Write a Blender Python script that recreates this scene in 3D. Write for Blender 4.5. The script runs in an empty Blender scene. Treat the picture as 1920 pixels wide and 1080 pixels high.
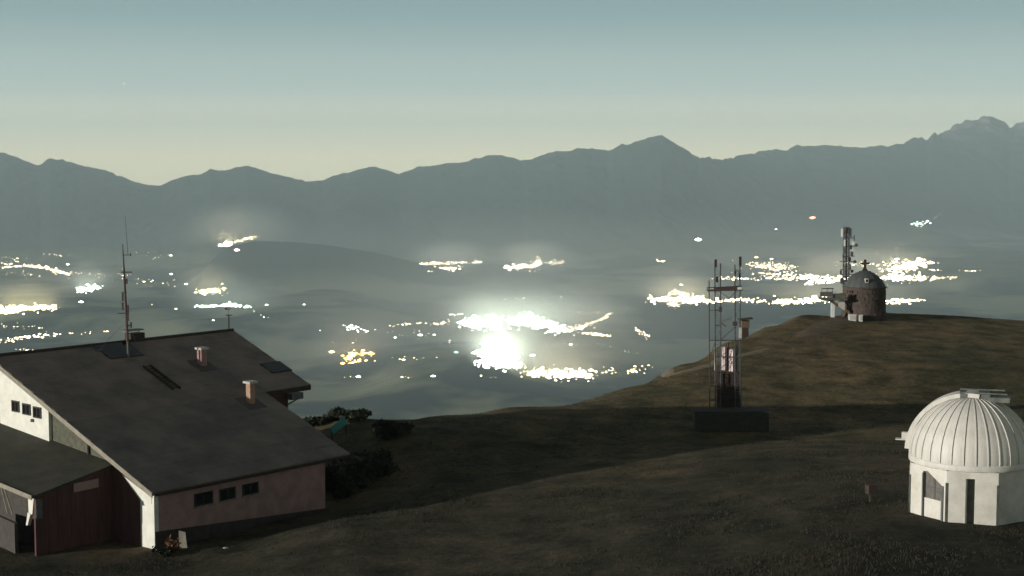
import bpy, math, random
import numpy as np
from mathutils import Vector, Matrix

random.seed(7)
RNG = np.random.default_rng(11)
scene = bpy.context.scene
COL = scene.collection

# ------------------------------------------------------------------ camera, sky, moon, exposure
F = 2954.0                      # focal length in photo pixels (1920 wide)
PITCH = math.radians(4.84)
CAM = Vector((0, 0, 18.0))
cam_data = bpy.data.cameras.new('camera')
cam_data.sensor_width = 36.0
cam_data.lens = 36.0 * F / 1920.0
cam_data.clip_start = 1.0
cam_data.clip_end = 200000.0
cam = bpy.data.objects.new('camera', cam_data)
cam.location = CAM
cam.rotation_euler = (math.pi / 2 - PITCH, 0, 0)
COL.objects.link(cam)
scene.camera = cam

MOON_AZ = math.radians(66)      # azimuth the moonlight travels towards (from +Y towards +X)
MOON_EL = math.radians(8.2)
MOON_STRENGTH = 4.6
HAZE_DENSITY = 3.1e-5

world = bpy.data.worlds.new('World')
scene.world = world
world.use_nodes = True
nt = world.node_tree
nt.nodes.clear()
wo = nt.nodes.new('ShaderNodeOutputWorld')
bg = nt.nodes.new('ShaderNodeBackground')
nt.links.new(bg.outputs[0], wo.inputs[0])
tc = nt.nodes.new('ShaderNodeTexCoord')
sep = nt.nodes.new('ShaderNodeSeparateXYZ')
nt.links.new(tc.outputs['Generated'], sep.inputs[0])
ramp = nt.nodes.new('ShaderNodeValToRGB')
mp = nt.nodes.new('ShaderNodeMapRange')
mp.inputs['From Min'].default_value = 0.0
mp.inputs['From Max'].default_value = 0.5
nt.links.new(sep.outputs['Z'], mp.inputs['Value'])
nt.links.new(mp.outputs[0], ramp.inputs[0])
SKY = [(0.0, (1.25, 1.13, 0.75)), (0.03, (0.95, 0.93, 0.70)), (0.08, (0.50, 0.60, 0.56)),
       (0.17, (0.255, 0.38, 0.40)), (0.22, (0.205, 0.31, 0.335)), (0.45, (0.115, 0.15, 0.16)), (1.0, (0.07, 0.08, 0.082))]
els = ramp.color_ramp.elements
while len(els) > 1:
    els.remove(els[-1])
els[0].position = SKY[0][0]; els[0].color = (*SKY[0][1], 1)
for p_, c_ in SKY[1:]:
    e_ = els.new(p_); e_.color = (*c_, 1)
nish = nt.nodes.new('ShaderNodeTexSky')
nish.sky_type = 'NISHITA'
nish.sun_disc = False
nish.sun_elevation = MOON_EL
nish.sun_rotation = MOON_AZ + math.pi
sk = nt.nodes.new('ShaderNodeMix'); sk.data_type = 'RGBA'; sk.blend_type = 'ADD'
sk.inputs['Factor'].default_value = 0.006       # moonlit air, a little of the physical sky
nt.links.new(ramp.outputs[0], sk.inputs['A'])
nt.links.new(nish.outputs[0], sk.inputs['B'])
nt.links.new(sk.outputs['Result'], bg.inputs['Color'])
bg.inputs['Strength'].default_value = 1.0

sd = bpy.data.lights.new('moon', 'SUN')
sd.energy = MOON_STRENGTH
sd.angle = math.radians(0.5)
sd.color = (1.0, 0.965, 0.89)
moon = bpy.data.objects.new('moon', sd)
ld = Vector((math.sin(MOON_AZ) * math.cos(MOON_EL), math.cos(MOON_AZ) * math.cos(MOON_EL), -math.sin(MOON_EL)))
moon.rotation_euler = ld.to_track_quat('-Z', 'Y').to_euler()
moon.location = (-60, -10, 60)
COL.objects.link(moon)

vs = scene.view_settings
vs.view_transform = 'Standard'; vs.look = 'None'; vs.exposure = 0.0; vs.gamma = 1.0; vs.use_curve_mapping = False
scene.display_settings.display_device = 'sRGB'
scene.render.engine = 'CYCLES'
cy = scene.cycles
cy.max_bounces = 6; cy.diffuse_bounces = 2; cy.glossy_bounces = 2; cy.volume_bounces = 1; cy.transparent_max_bounces = 8
cy.use_denoising = True
cy.sample_clamp_indirect = 4.0

# ------------------------------------------------------------------ helpers
def ray(px, py):
    x = (px - 960.0) / F
    u = -(py - 540.0) / F
    return Vector((x, math.cos(PITCH) + u * math.sin(PITCH), -math.sin(PITCH) + u * math.cos(PITCH)))

def P(px, py, Y):
    """world point seen at photo pixel (px, py) at forward distance Y"""
    d = ray(px, py)
    return CAM + d * (Y / d.y)

def px_of(p):
    d = p - CAM
    f = d.y * math.cos(PITCH) - d.z * math.sin(PITCH)
    u = d.y * math.sin(PITCH) + d.z * math.cos(PITCH)
    return 960 + F * d.x / f, 540 - F * u / f

def tag(o, label=None, cat=None, group=None, kind=None):
    if label: o['label'] = label
    if cat: o['category'] = cat
    if group: o['group'] = group
    if kind: o['kind'] = kind
    return o

def empty(name, loc, label, cat, group=None):
    o = bpy.data.objects.new(name, None)
    o.location = loc
    o.empty_display_size = 0.3
    COL.objects.link(o)
    return tag(o, label, cat, group)

def world_loc(o):
    v = Vector((0, 0, 0))
    while o is not None:
        v += o.location
        o = o.parent
    return v

class MB:
    """collects simple solids, then links them as one mesh object"""
    def __init__(s): s.v = []; s.f = []
    def poly(s, pts):
        b = len(s.v); s.v += [Vector(p) for p in pts]; s.f.append(tuple(range(b, b + len(pts)))); return s
    def hexa(s, a, b):
        """solid between two matching polygons a (bottom) and b (top)"""
        n = len(a); k = len(s.v)
        s.v += [Vector(p) for p in a] + [Vector(p) for p in b]
        s.f.append(tuple(range(k + n - 1, k - 1, -1))); s.f.append(tuple(range(k + n, k + 2 * n)))
        for i in range(n):
            j = (i + 1) % n
            s.f.append((k + i, k + j, k + n + j, k + n + i))
        return s
    def box(s, c, size, rz=0.0):
        c = Vector(c); x, y, z = [q / 2 for q in size]
        cs, sn = math.cos(rz), math.sin(rz)
        def r(a, b, d): return c + Vector((a * cs - b * sn, a * sn + b * cs, d))
        return s.hexa([r(-x, -y, -z), r(x, -y, -z), r(x, y, -z), r(-x, y, -z)],
                      [r(-x, -y, z), r(x, -y, z), r(x, y, z), r(-x, y, z)])
    def bar(s, p, q, r0, r1=None, n=6):
        p = Vector(p); q = Vector(q); r1 = r0 if r1 is None else r1
        d = (q - p).normalized()
        a = d.cross(Vector((0, 0, 1)) if abs(d.z) < 0.9 else Vector((1, 0, 0))).normalized(); b = d.cross(a)
        A = []; B = []
        for i in range(n):
            t = 2 * math.pi * (i + 0.5) / n
            o = a * math.cos(t) + b * math.sin(t)
            A.append(p + o * r0); B.append(q + o * r1)
        return s.hexa(A[::-1], B[::-1])
    def lathe(s, c, prof, n=24, a0=0.0, a1=2 * math.pi):
        c = Vector(c); full = abs(a1 - a0 - 2 * math.pi) < 1e-6
        m = n if full else n + 1; k = len(s.v)
        for r, z in prof:
            for i in range(m):
                t = a0 + (a1 - a0) * i / n
                s.v.append(c + Vector((r * math.cos(t), r * math.sin(t), z)))
        for j in range(len(prof) - 1):
            for i in range(n):
                i2 = (i + 1) % m
                s.f.append((k + j * m + i, k + j * m + i2, k + (j + 1) * m + i2, k + (j + 1) * m + i))
        return s
    def build(s, name, mat, parent=None, smooth=False, loc=None):
        o0 = world_loc(parent) if parent is not None else (Vector(loc) if loc is not None else Vector((0, 0, 0)))
        me = bpy.data.meshes.new(name)
        me.from_pydata([tuple(v - o0) for v in s.v], [], s.f)
        me.materials.append(mat)
        if smooth:
            me.polygons.foreach_set('use_smooth', [True] * len(me.polygons))
        me.update()
        o = bpy.data.objects.new(name, me)
        if parent is not None: o.parent = parent
        else: o.location = o0
        COL.objects.link(o)
        return o

def np_mesh(name, V, Fc, mat, smooth=True):
    me = bpy.data.meshes.new(name)
    V = np.asarray(V, np.float32); Fc = np.asarray(Fc, np.int32)
    k = Fc.shape[1]
    me.vertices.add(len(V)); me.vertices.foreach_set('co', V.ravel())
    me.loops.add(Fc.size); me.loops.foreach_set('vertex_index', Fc.ravel())
    me.polygons.add(len(Fc)); me.polygons.foreach_set('loop_start', np.arange(0, Fc.size, k, dtype=np.int32))
    me.update(calc_edges=True)
    if smooth: me.polygons.foreach_set('use_smooth', np.ones(len(Fc), bool))
    me.materials.append(mat)
    me.validate()
    o = bpy.data.objects.new(name, me); COL.objects.link(o)
    return o

def grid_faces(nr, nc):
    i = np.arange(nr - 1)[:, None] * nc + np.arange(nc - 1)[None, :]
    return np.stack([i, i + 1, i + nc + 1, i + nc], -1).reshape(-1, 4)

def _hash(ix, iy, seed):
    h = (ix.astype(np.int64) * 374761393 + iy.astype(np.int64) * 668265263 + seed * 1442695041) & 0xffffffff
    h = ((h ^ (h >> 13)) * 1274126177) & 0xffffffff
    return ((h ^ (h >> 16)) & 0xffff) / 65535.0

def vnoise(x, y, seed=0):
    x = np.asarray(x, float); y = np.asarray(y, float)
    ix = np.floor(x); iy = np.floor(y); fx = x - ix; fy = y - iy
    fx = fx * fx * fx * (fx * (fx * 6 - 15) + 10); fy = fy * fy * fy * (fy * (fy * 6 - 15) + 10)
    a = _hash(ix, iy, seed); b = _hash(ix + 1, iy, seed); c = _hash(ix, iy + 1, seed); d = _hash(ix + 1, iy + 1, seed)
    return (a + (b - a) * fx) * (1 - fy) + (c + (d - c) * fx) * fy      # 0..1

def fbm(x, y, seed=0, octv=4, ridged=False):
    s = 0; a = 0.5; t = 0
    for k in range(octv):
        n = vnoise(x * 2 ** k + 17.3 * k, y * 2 ** k - 9.1 * k, seed + k)
        if ridged: n = 1 - np.abs(2 * n - 1)
        s = s + a * n; t += a; a *= 0.5
    return s / t

# ------------------------------------------------------------------ materials
def mat(name, c1, c2=None, scale=3.0, rough=0.8, bump=0.0, bscale=30.0, metal=0.0, detail=5.0, spec=0.3, streak=None):
    m = bpy.data.materials.new(name); m.use_nodes = True
    n = m.node_tree; b = n.nodes['Principled BSDF']
    b.inputs['Roughness'].default_value = rough
    b.inputs['Metallic'].default_value = metal
    b.inputs['Specular IOR Level'].default_value = spec
    t = n.nodes.new('ShaderNodeTexCoord')
    src = t.outputs['Object']
    if name.startswith('roof_sheet'):          # one weathering pattern across all sheets
        src = n.nodes.new('ShaderNodeNewGeometry').outputs['Position']
    if streak:
        mpn = n.nodes.new('ShaderNodeMapping'); mpn.inputs['Scale'].default_value = streak
        n.links.new(src, mpn.inputs['Vector']); src2 = mpn.outputs[0]
    else:
        src2 = src
    if c2 is not None:
        no = n.nodes.new('ShaderNodeTexNoise'); no.inputs['Scale'].default_value = scale; no.inputs['Detail'].default_value = detail
        no.inputs['Roughness'].default_value = 0.65
        n.links.new(src2, no.inputs['Vector'])
        r = n.nodes.new('ShaderNodeValToRGB')
        r.color_ramp.elements[0].position = 0.36; r.color_ramp.elements[0].color = (*c1, 1)
        r.color_ramp.elements[1].position = 0.64; r.color_ramp.elements[1].color = (*c2, 1)
        n.links.new(no.outputs['Fac'], r.inputs[0]); n.links.new(r.outputs[0], b.inputs['Base Color'])
    else:
        b.inputs['Base Color'].default_value = (*c1, 1)
    if name.startswith('roof_sheet'):
        oi = n.nodes.new('ShaderNodeObjectInfo'); hs = n.nodes.new('ShaderNodeHueSaturation'); mr_ = n.nodes.new('ShaderNodeMapRange')
        mr_.inputs['To Min'].default_value = 0.965; mr_.inputs['To Max'].default_value = 1.035
        n.links.new(oi.outputs['Random'], mr_.inputs['Value']); n.links.new(mr_.outputs[0], hs.inputs['Value'])
        n.links.new(r.outputs[0], hs.inputs['Color']); n.links.new(hs.outputs[0], b.inputs['Base Color'])
    if bump:
        no2 = n.nodes.new('ShaderNodeTexNoise'); no2.inputs['Scale'].default_value = bscale; no2.inputs['Detail'].default_value = 4
        n.links.new(src, no2.inputs['Vector'])
        bp = n.nodes.new('ShaderNodeBump'); bp.inputs['Strength'].default_value = bump; bp.inputs['Distance'].default_value = 0.05
        n.links.new(no2.outputs['Fac'], bp.inputs['Height']); n.links.new(bp.outputs[0], b.inputs['Normal'])
    return m

def lamp_mat(name, col, strength):
    m = bpy.data.materials.new(name); m.use_nodes = True
    n = m.node_tree; n.nodes.clear()
    o = n.nodes.new('ShaderNodeOutputMaterial'); e = n.nodes.new('ShaderNodeEmission')
    e.inputs[0].default_value = (*col, 1); e.inputs[1].default_value = strength
    n.links.new(e.outputs[0], o.inputs[0])
    return m

M = dict(
    white=mat('white_plaster', (0.74, 0.72, 0.64), (0.62, 0.60, 0.52), 1.4, 0.85, 0.25, 14),
    dome=mat('white_dome_paint', (0.63, 0.60, 0.55), (0.53, 0.50, 0.45), 1.6, 0.5, 0.08, 10, detail=8, streak=(2.6, 2.6, 0.35)),
    dome_wall=mat('white_wall_render', (0.64, 0.61, 0.55), (0.50, 0.46, 0.40), 1.0, 0.8, 0.2, 16),
    brown=mat('brown_plaster', (0.44, 0.255, 0.22), (0.31, 0.19, 0.165), 1.2, 0.85, 0.3, 12),
    plinth=mat('dark_stone_plinth', (0.045, 0.036, 0.034), (0.075, 0.058, 0.05), 2.5, 0.9, 0.6, 6),
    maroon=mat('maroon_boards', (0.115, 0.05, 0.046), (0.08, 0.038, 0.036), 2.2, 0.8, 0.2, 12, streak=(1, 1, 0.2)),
    stone=mat('greenish_stone', (0.075, 0.075, 0.055), (0.12, 0.115, 0.085), 3.2, 0.95, 0.8, 7),
    chapel=mat('chapel_stone', (0.058, 0.044, 0.037), (0.088, 0.067, 0.055), 2.0, 0.95, 0.4, 5),
    copper=mat('grey_copper_cap', (0.06, 0.066, 0.066), (0.085, 0.09, 0.085), 2.2, 0.6, 0.1, 8),
    roof=mat('roof_sheet', (0.28, 0.215, 0.182), (0.165, 0.138, 0.122), 0.45, 0.7, 0.25, 9, spec=0.15),
    roof2=mat('roof_sheet_lower', (0.24, 0.195, 0.168), (0.15, 0.13, 0.118), 0.4, 0.75, 0.25, 9, spec=0.15),
    annex=mat('annex_roof', (0.068, 0.064, 0.050), (0.048, 0.047, 0.038), 1.1, 0.8, 0.3, 9, spec=0.15),
    wood=mat('weathered_wood', (0.17, 0.12, 0.085), (0.10, 0.07, 0.05), 4.0, 0.85, 0.3, 20),
    dark_wood=mat('dark_wood', (0.035, 0.025, 0.02), (0.055, 0.038, 0.03), 4.0, 0.85, 0.3, 20),
    trim=mat('grey_trim', (0.30, 0.27, 0.21), (0.20, 0.18, 0.14), 3.0, 0.8),
    steel=mat('galvanised_steel', (0.12, 0.125, 0.13), (0.075, 0.08, 0.085), 5.0, 0.55, 0, 1, 0.3),
    red_steel=mat('rust_red_steel', (0.085, 0.048, 0.045), (0.055, 0.036, 0.035), 5.0, 0.6),
    grey=mat('grey_metal', (0.135, 0.14, 0.125), (0.085, 0.09, 0.082), 3.0, 0.6, 0, 1, 0.2),
    pink=mat('pinkish_panel', (0.86, 0.68, 0.66), (0.76, 0.58, 0.56), 2.0, 0.6),
    panel=mat('white_antenna', (0.72, 0.72, 0.70), (0.60, 0.60, 0.58), 4.0, 0.5),
    glass=mat('dark_glass', (0.012, 0.012, 0.014), None, rough=0.08, spec=0.5),
    pane_grey=mat('grey_pane', (0.17, 0.155, 0.14), (0.11, 0.10, 0.095), 5.0, 0.35),  # plain mottled grey in place of clear glass
    shut=mat('shade_toned_shutter_metal', (0.15, 0.155, 0.135), (0.07, 0.08, 0.075), 2.4, 0.6, 0.2, 10),  # dark olive, with the shade on the crown housing put into it
    door=mat('grey_door', (0.10, 0.095, 0.085), (0.06, 0.057, 0.05), 3.0, 0.6),
    flash=mat('dull_flashing', (0.12, 0.10, 0.092), (0.08, 0.068, 0.064), 3.0, 0.7),
    tar=mat('tarred_boards', (0.05, 0.045, 0.04), (0.075, 0.066, 0.058), 3.0, 0.9),
    frame=mat('window_frame', (0.04, 0.034, 0.03), (0.028, 0.025, 0.022), 5.0, 0.7),
    chim=mat('chimney_render', (0.42, 0.26, 0.18), (0.30, 0.19, 0.14), 3.0, 0.85, 0.3, 15),
    chim2=mat('chimney_brick', (0.36, 0.22, 0.21), (0.24, 0.15, 0.15), 4.0, 0.85, 0.4, 15),
    cap=mat('pale_cap', (0.52, 0.50, 0.44), (0.40, 0.38, 0.34), 3.0, 0.8),
    teal=mat('teal_plastic', (0.04, 0.30, 0.22), (0.03, 0.22, 0.17), 3.0, 0.4),
    leaf=mat('shrub_leaf', (0.020, 0.026, 0.016), (0.034, 0.038, 0.022), 1.3, 0.8),
    leaf2=mat('flower_leaf', (0.10, 0.06, 0.03), (0.20, 0.08, 0.035), 3.0, 0.8),
    bark=mat('bark', (0.05, 0.037, 0.028), (0.03, 0.022, 0.018), 6.0, 0.9),
    grass=mat('dry_grass', (0.044, 0.038, 0.026), (0.032, 0.031, 0.020), 0.35, 0.9),
    dirt=mat('dirt_path', (0.26, 0.20, 0.13), (0.17, 0.135, 0.09), 1.2, 0.95, 0.4, 6),
    sign=mat('pale_sign', (0.36, 0.25, 0.21), (0.28, 0.20, 0.17), 5.0, 0.7),
    sign_mark=mat('sign_mark', (0.10, 0.06, 0.05)),
    rock=mat('pale_rock', (0.45, 0.43, 0.38), (0.30, 0.29, 0.26), 4.0, 0.9, 0.4, 12),
)

def ground_mat():
    m = bpy.data.materials.new('alpine_turf'); m.use_nodes = True
    n = m.node_tree; b = n.nodes['Principled BSDF']; b.inputs['Roughness'].default_value = 0.95; b.inputs['Specular IOR Level'].default_value = 0.1
    t = n.nodes.new('ShaderNodeTexCoord')
    def noise(sc, det, stretch=(1, 1, 1)):
        mpn = n.nodes.new('ShaderNodeMapping'); mpn.inputs['Scale'].default_value = stretch
        n.links.new(t.outputs['Object'], mpn.inputs['Vector'])
        x = n.nodes.new('ShaderNodeTexNoise'); x.inputs['Scale'].default_value = sc; x.inputs['Detail'].default_value = det; x.inputs['Roughness'].default_value = 0.62
        n.links.new(mpn.outputs[0], x.inputs['Vector']); return x
    def rampn(fac, stops):
        r = n.nodes.new('ShaderNodeValToRGB'); e = r.color_ramp.elements
        e[0].position = stops[0][0]; e[0].color = (*stops[0][1], 1)
        e[1].position = stops[-1][0]; e[1].color = (*stops[-1][1], 1)
        for p, c in stops[1:-1]:
            q = e.new(p); q.color = (*c, 1)
        n.links.new(fac, r.inputs[0]); return r
    big = noise(0.055, 6, (1, 0.45, 1)); mid = noise(0.33, 6); fine = noise(2.4, 5)
    r1 = rampn(big.outputs['Fac'], [(0.34, (0.062, 0.061, 0.041)), (0.48, (0.093, 0.083, 0.055)), (0.58, (0.122, 0.100, 0.068)), (0.7, (0.086, 0.086, 0.052))])
    r2 = rampn(mid.outputs['Fac'], [(0.34, (0.45, 0.48, 0.45)), (0.52, (0.95, 0.95, 0.92)), (0.68, (1.45, 1.3, 1.15))])
    r3 = rampn(fine.outputs['Fac'], [(0.3, (0.65, 0.66, 0.62)), (0.7, (1.3, 1.25, 1.2))])
    mx = n.nodes.new('ShaderNodeMix'); mx.data_type = 'RGBA'; mx.blend_type = 'MULTIPLY'; mx.inputs['Factor'].default_value = 1
    n.links.new(r1.outputs[0], mx.inputs['A']); n.links.new(r2.outputs[0], mx.inputs['B'])
    mx2 = n.nodes.new('ShaderNodeMix'); mx2.data_type = 'RGBA'; mx2.blend_type = 'MULTIPLY'; mx2.inputs['Factor'].default_value = 1
    n.links.new(mx.outputs['Result'], mx2.inputs['A']); n.links.new(r3.outputs[0], mx2.inputs['B'])
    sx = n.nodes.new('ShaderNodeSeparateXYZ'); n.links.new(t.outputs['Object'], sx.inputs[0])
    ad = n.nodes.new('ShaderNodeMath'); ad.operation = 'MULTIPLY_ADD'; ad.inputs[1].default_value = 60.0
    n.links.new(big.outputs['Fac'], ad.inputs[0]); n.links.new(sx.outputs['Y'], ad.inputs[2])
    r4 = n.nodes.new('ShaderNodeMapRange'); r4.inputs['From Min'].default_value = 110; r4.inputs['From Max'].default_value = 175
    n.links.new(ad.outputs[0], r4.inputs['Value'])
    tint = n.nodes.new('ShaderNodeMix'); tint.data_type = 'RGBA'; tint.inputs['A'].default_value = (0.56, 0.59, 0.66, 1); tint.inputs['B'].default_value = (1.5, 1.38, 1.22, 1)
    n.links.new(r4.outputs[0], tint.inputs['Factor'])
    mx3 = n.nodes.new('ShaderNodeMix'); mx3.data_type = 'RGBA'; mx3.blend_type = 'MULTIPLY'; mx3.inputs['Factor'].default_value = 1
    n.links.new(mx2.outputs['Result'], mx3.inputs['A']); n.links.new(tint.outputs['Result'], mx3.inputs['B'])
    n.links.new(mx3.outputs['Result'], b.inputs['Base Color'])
    bp = n.nodes.new('ShaderNodeBump'); bp.inputs['Strength'].default_value = 0.5; bp.inputs['Distance'].default_value = 0.12
    n.links.new(fine.outputs['Fac'], bp.inputs['Height']); n.links.new(bp.outputs[0], b.inputs['Normal'])
    return m

def far_mat():
    m = bpy.data.materials.new('forest_and_fields'); m.use_nodes = True
    n = m.node_tree; b = n.nodes['Principled BSDF']; b.inputs['Roughness'].default_value = 1.0; b.inputs['Specular IOR Level'].default_value = 0.0
    t = n.nodes.new('ShaderNodeTexCoord')
    v = n.nodes.new('ShaderNodeTexVoronoi'); v.inputs['Scale'].default_value = 0.0016
    no = n.nodes.new('ShaderNodeTexNoise'); no.inputs['Scale'].default_value = 0.0011; no.inputs['Detail'].default_value = 8
    n.links.new(t.outputs['Object'], v.inputs['Vector']); n.links.new(t.outputs['Object'], no.inputs['Vector'])
    r = n.nodes.new('ShaderNodeValToRGB'); e = r.color_ramp.elements
    e[0].position = 0.44; e[0].color = (0.016, 0.022, 0.016, 1)
    e[1].position = 0.56; e[1].color = (0.22, 0.215, 0.13, 1)
    n.links.new(no.outputs['Fac'], r.inputs[0])
    lowm = n.nodes.new('ShaderNodeMapRange'); lowm.inputs['From Min'].default_value = -1250; lowm.inputs['From Max'].default_value = -1080
    geo0 = n.nodes.new('ShaderNodeNewGeometry'); sp0 = n.nodes.new('ShaderNodeSeparateXYZ'); n.links.new(geo0.outputs['Position'], sp0.inputs[0])
    n.links.new(sp0.outputs['Z'], lowm.inputs['Value'])
    fo = n.nodes.new('ShaderNodeMix'); fo.data_type = 'RGBA'; fo.inputs['B'].default_value = (0.022, 0.028, 0.022, 1)
    n.links.new(lowm.outputs[0], fo.inputs['Factor']); n.links.new(r.outputs[0], fo.inputs['A'])
    # bare pale rock above the tree line
    geo = n.nodes.new('ShaderNodeNewGeometry'); sp = n.nodes.new('ShaderNodeSeparateXYZ'); n.links.new(geo.outputs['Position'], sp.inputs[0])
    no2 = n.nodes.new('ShaderNodeTexNoise'); no2.inputs['Scale'].default_value = 0.002; no2.inputs['Detail'].default_value = 9; no2.inputs['Roughness'].default_value = 0.7
    n.links.new(t.outputs['Object'], no2.inputs['Vector'])
    ma = n.nodes.new('ShaderNodeMath'); ma.operation = 'MULTIPLY_ADD'; ma.inputs[1].default_value = 1500.0
    n.links.new(no2.outputs['Fac'], ma.inputs[0]); n.links.new(sp.outputs['Z'], ma.inputs[2])
    mr = n.nodes.new('ShaderNodeMapRange'); mr.inputs['From Min'].default_value = 1080; mr.inputs['From Max'].default_value = 1320
    n.links.new(ma.outputs[0], mr.inputs['Value'])
    mx = n.nodes.new('ShaderNodeMix'); mx.data_type = 'RGBA'
    mx.inputs['B'].default_value = (0.13, 0.122, 0.112, 1)
    n.links.new(mr.outputs[0], mx.inputs['Factor']); n.links.new(fo.outputs['Result'], mx.inputs['A'])
    n.links.new(mx.outputs['Result'], b.inputs['Base Color'])
    return m

# ------------------------------------------------------------------ the summit meadow
def z_at(py, Y):
    return P(960, py, Y).z
COLS = [
    (-2200, [(30, -2.6), (60, -3.6), (82, -4.4), (110, -5.0), (150, -6.0)]),
    (0,    [(30, -2.0), (60, -3.2), (78, -4.3), (110, -4.8), (124, -5.6)]),
    (340,  [(30, -1.6), (60, -2.5), (80, -4.0), (86, -4.5), (110, -4.8), (124, -5.0)]),
    (480,  [(30, -1.4), (60, -2.1), (84, -3.7), (91, -4.5), (112, -4.8), (124, -4.3)]),
    (640,  [(30, -1.2), (60, -1.7), (89, -3.1), (93, -3.7), (98, -4.6), (112, -4.8), (128, z_at(780, 128))]),
    (740,  [(30, -1.0), (60, -1.6), (94, -3.5), (104, -4.2), (112, -3.8), (119, -2.9), (127, z_at(786, 127))]),
    (830,  [(30, -.9), (60, -1.5), (95, -3.4), (106, -4.0), (120, -3.0), (131, z_at(779, 131))]),
    (960,  [(30, -.8), (60, -1.2), (97, -3.2), (110, -3.9), (123, -3.2), (136, z_at(762, 136))]),
    (1170, [(30, -.6), (60, -.8), (82, -1.6), (100, -2.9), (114, -3.9), (127, -3.8), (150, z_at(726, 150))]),
    (1270, [(30, -.6), (60, -.6), (82, -1.2), (102, -2.7), (116, -3.9), (129, -4.1), (145, -3.7), (160, z_at(683, 160))]),
    (1360, [(30, -.5), (60, -.5), (82, -.9), (103, -2.4), (118, -3.9), (130, -4.3), (150, -3.4), (172, z_at(638, 172))]),
    (1430, [(30, -.5), (60, -.4), (80, -.5), (104, -2.2), (118, -3.8), (132, -4.4), (150, -3.3), (182, z_at(612, 182))]),
    (1500, [(30, -.5), (60, -.3), (80, -.2), (106, -2.2), (120, -3.9), (134, -4.6), (152, -3.2), (190, z_at(588, 190))]),
    (1620, [(30, -.5), (60, -.2), (79, 0), (84, -.2), (106, -2.2), (120, -3.8), (134, -4.6), (155, -2.9), (197, z_at(585, 197))]),
    (1817, [(30, -.5), (60, -.2), (79, 0), (84, -.2), (106, -2.2), (120, -3.8), (136, -4.7), (157, -3.0), (197, z_at(592, 197))]),
    (1920, [(30, -.5), (60, -.2), (79, -.1), (84, -.3), (106, -2.3), (120, -3.9), (136, -4.8), (157, -3.2), (197, z_at(600, 197))]),
    (4200, [(30, -.8), (60, -.6), (79, -.8), (106, -2.6), (136, -6), (160, -6), (197, -9)]),
]
YG = np.concatenate([np.arange(28, 60, 1.0), np.arange(60, 140, 0.5), np.arange(140, 215, 0.8), np.arange(215, 420, 5.0)])
TG = np.concatenate([np.linspace(-1.05, -0.36, 60, endpoint=False), np.linspace(-0.36, 0.36, 460), np.linspace(0.37, 1.05, 60)])
def _smooth(a, k, axis=0):
    w = np.hanning(k + 2)[1:-1]; w /= w.sum()
    pad = [(0, 0)] * a.ndim; pad[axis] = (k // 2, k // 2)
    b = np.pad(a, pad, mode='edge')
    return np.apply_along_axis(lambda r: np.convolve(r, w, 'valid'), axis, b)
Yfine = np.arange(28, 420, 0.5)
prof = []; crestY = []
for px, pts in COLS:
    ys = np.array([p[0] for p in pts], float); zs = np.array([p[1] for p in pts], float)
    z = np.interp(Yfine, ys, zs)
    z = _smooth(z, 9)
    d = np.clip(Yfine - ys[-1], 0, None)
    z = z - 0.22 * d - 0.006 * d * d
    prof.append(z); crestY.append(ys[-1])
prof = np.array(prof)
tc_ = np.array([(c[0] - 960) / F for c in COLS])
tfine = np.linspace(-1.1, 1.1, 1101)
surf = np.stack([np.interp(tfine, tc_, prof[:, k]) for k in range(prof.shape[1])], 1)
surf = _smooth(surf, 13, 0)
_tn, _yn = np.meshgrid(tfine, Yfine, indexing='ij')
_X = _tn * _yn
rough_n = (fbm(_X / 9, _yn / 9, 3, 3) - 0.5) * 0.22 + (fbm(_X / 2.2, _yn / 2.2, 9, 3) - 0.5) * 0.12
surf = surf + rough_n * np.clip((_yn - 40) / 40, 0.3, 1)
def near_z(x, y):
    t = np.asarray(x, float) / np.asarray(y, float)
    fi = np.clip((t + 1.1) / 2.2 * 1100, 0, 1099.999); fj = np.clip((np.asarray(y, float) - 28) / 0.5, 0, len(Yfine) - 1.001)
    i = fi.astype(int); j = fj.astype(int); a = fi - i; b = fj - j
    return (surf[i, j] * (1 - a) + surf[i + 1, j] * a) * (1 - b) + (surf[i, j + 1] * (1 - a) + surf[i + 1, j + 1] * a) * b
def gz(x, y): return float(near_z(np.array([x]), np.array([y]))[0])
def on_ground(px, Y):
    x = (px - 960) / F * Y / math.cos(PITCH)  # first guess, refined below
    for _ in range(3):
        p = Vector((x, Y, gz(x, Y))); q = px_of(p); x += (px - q[0]) * Y / F
    return Vector((x, Y, gz(x, Y)))

tt, yy = np.meshgrid(TG, YG, indexing='ij')
xx = tt * yy
zz = near_z(xx, yy)
o = np_mesh('meadow', np.stack([xx, yy, zz], -1).reshape(-1, 3), grid_faces(len(TG), len(YG))[:, ::-1], ground_mat())
tag(o, 'rolling summit meadow of dry grass falling away to the valley', 'meadow', kind='structure')

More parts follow.
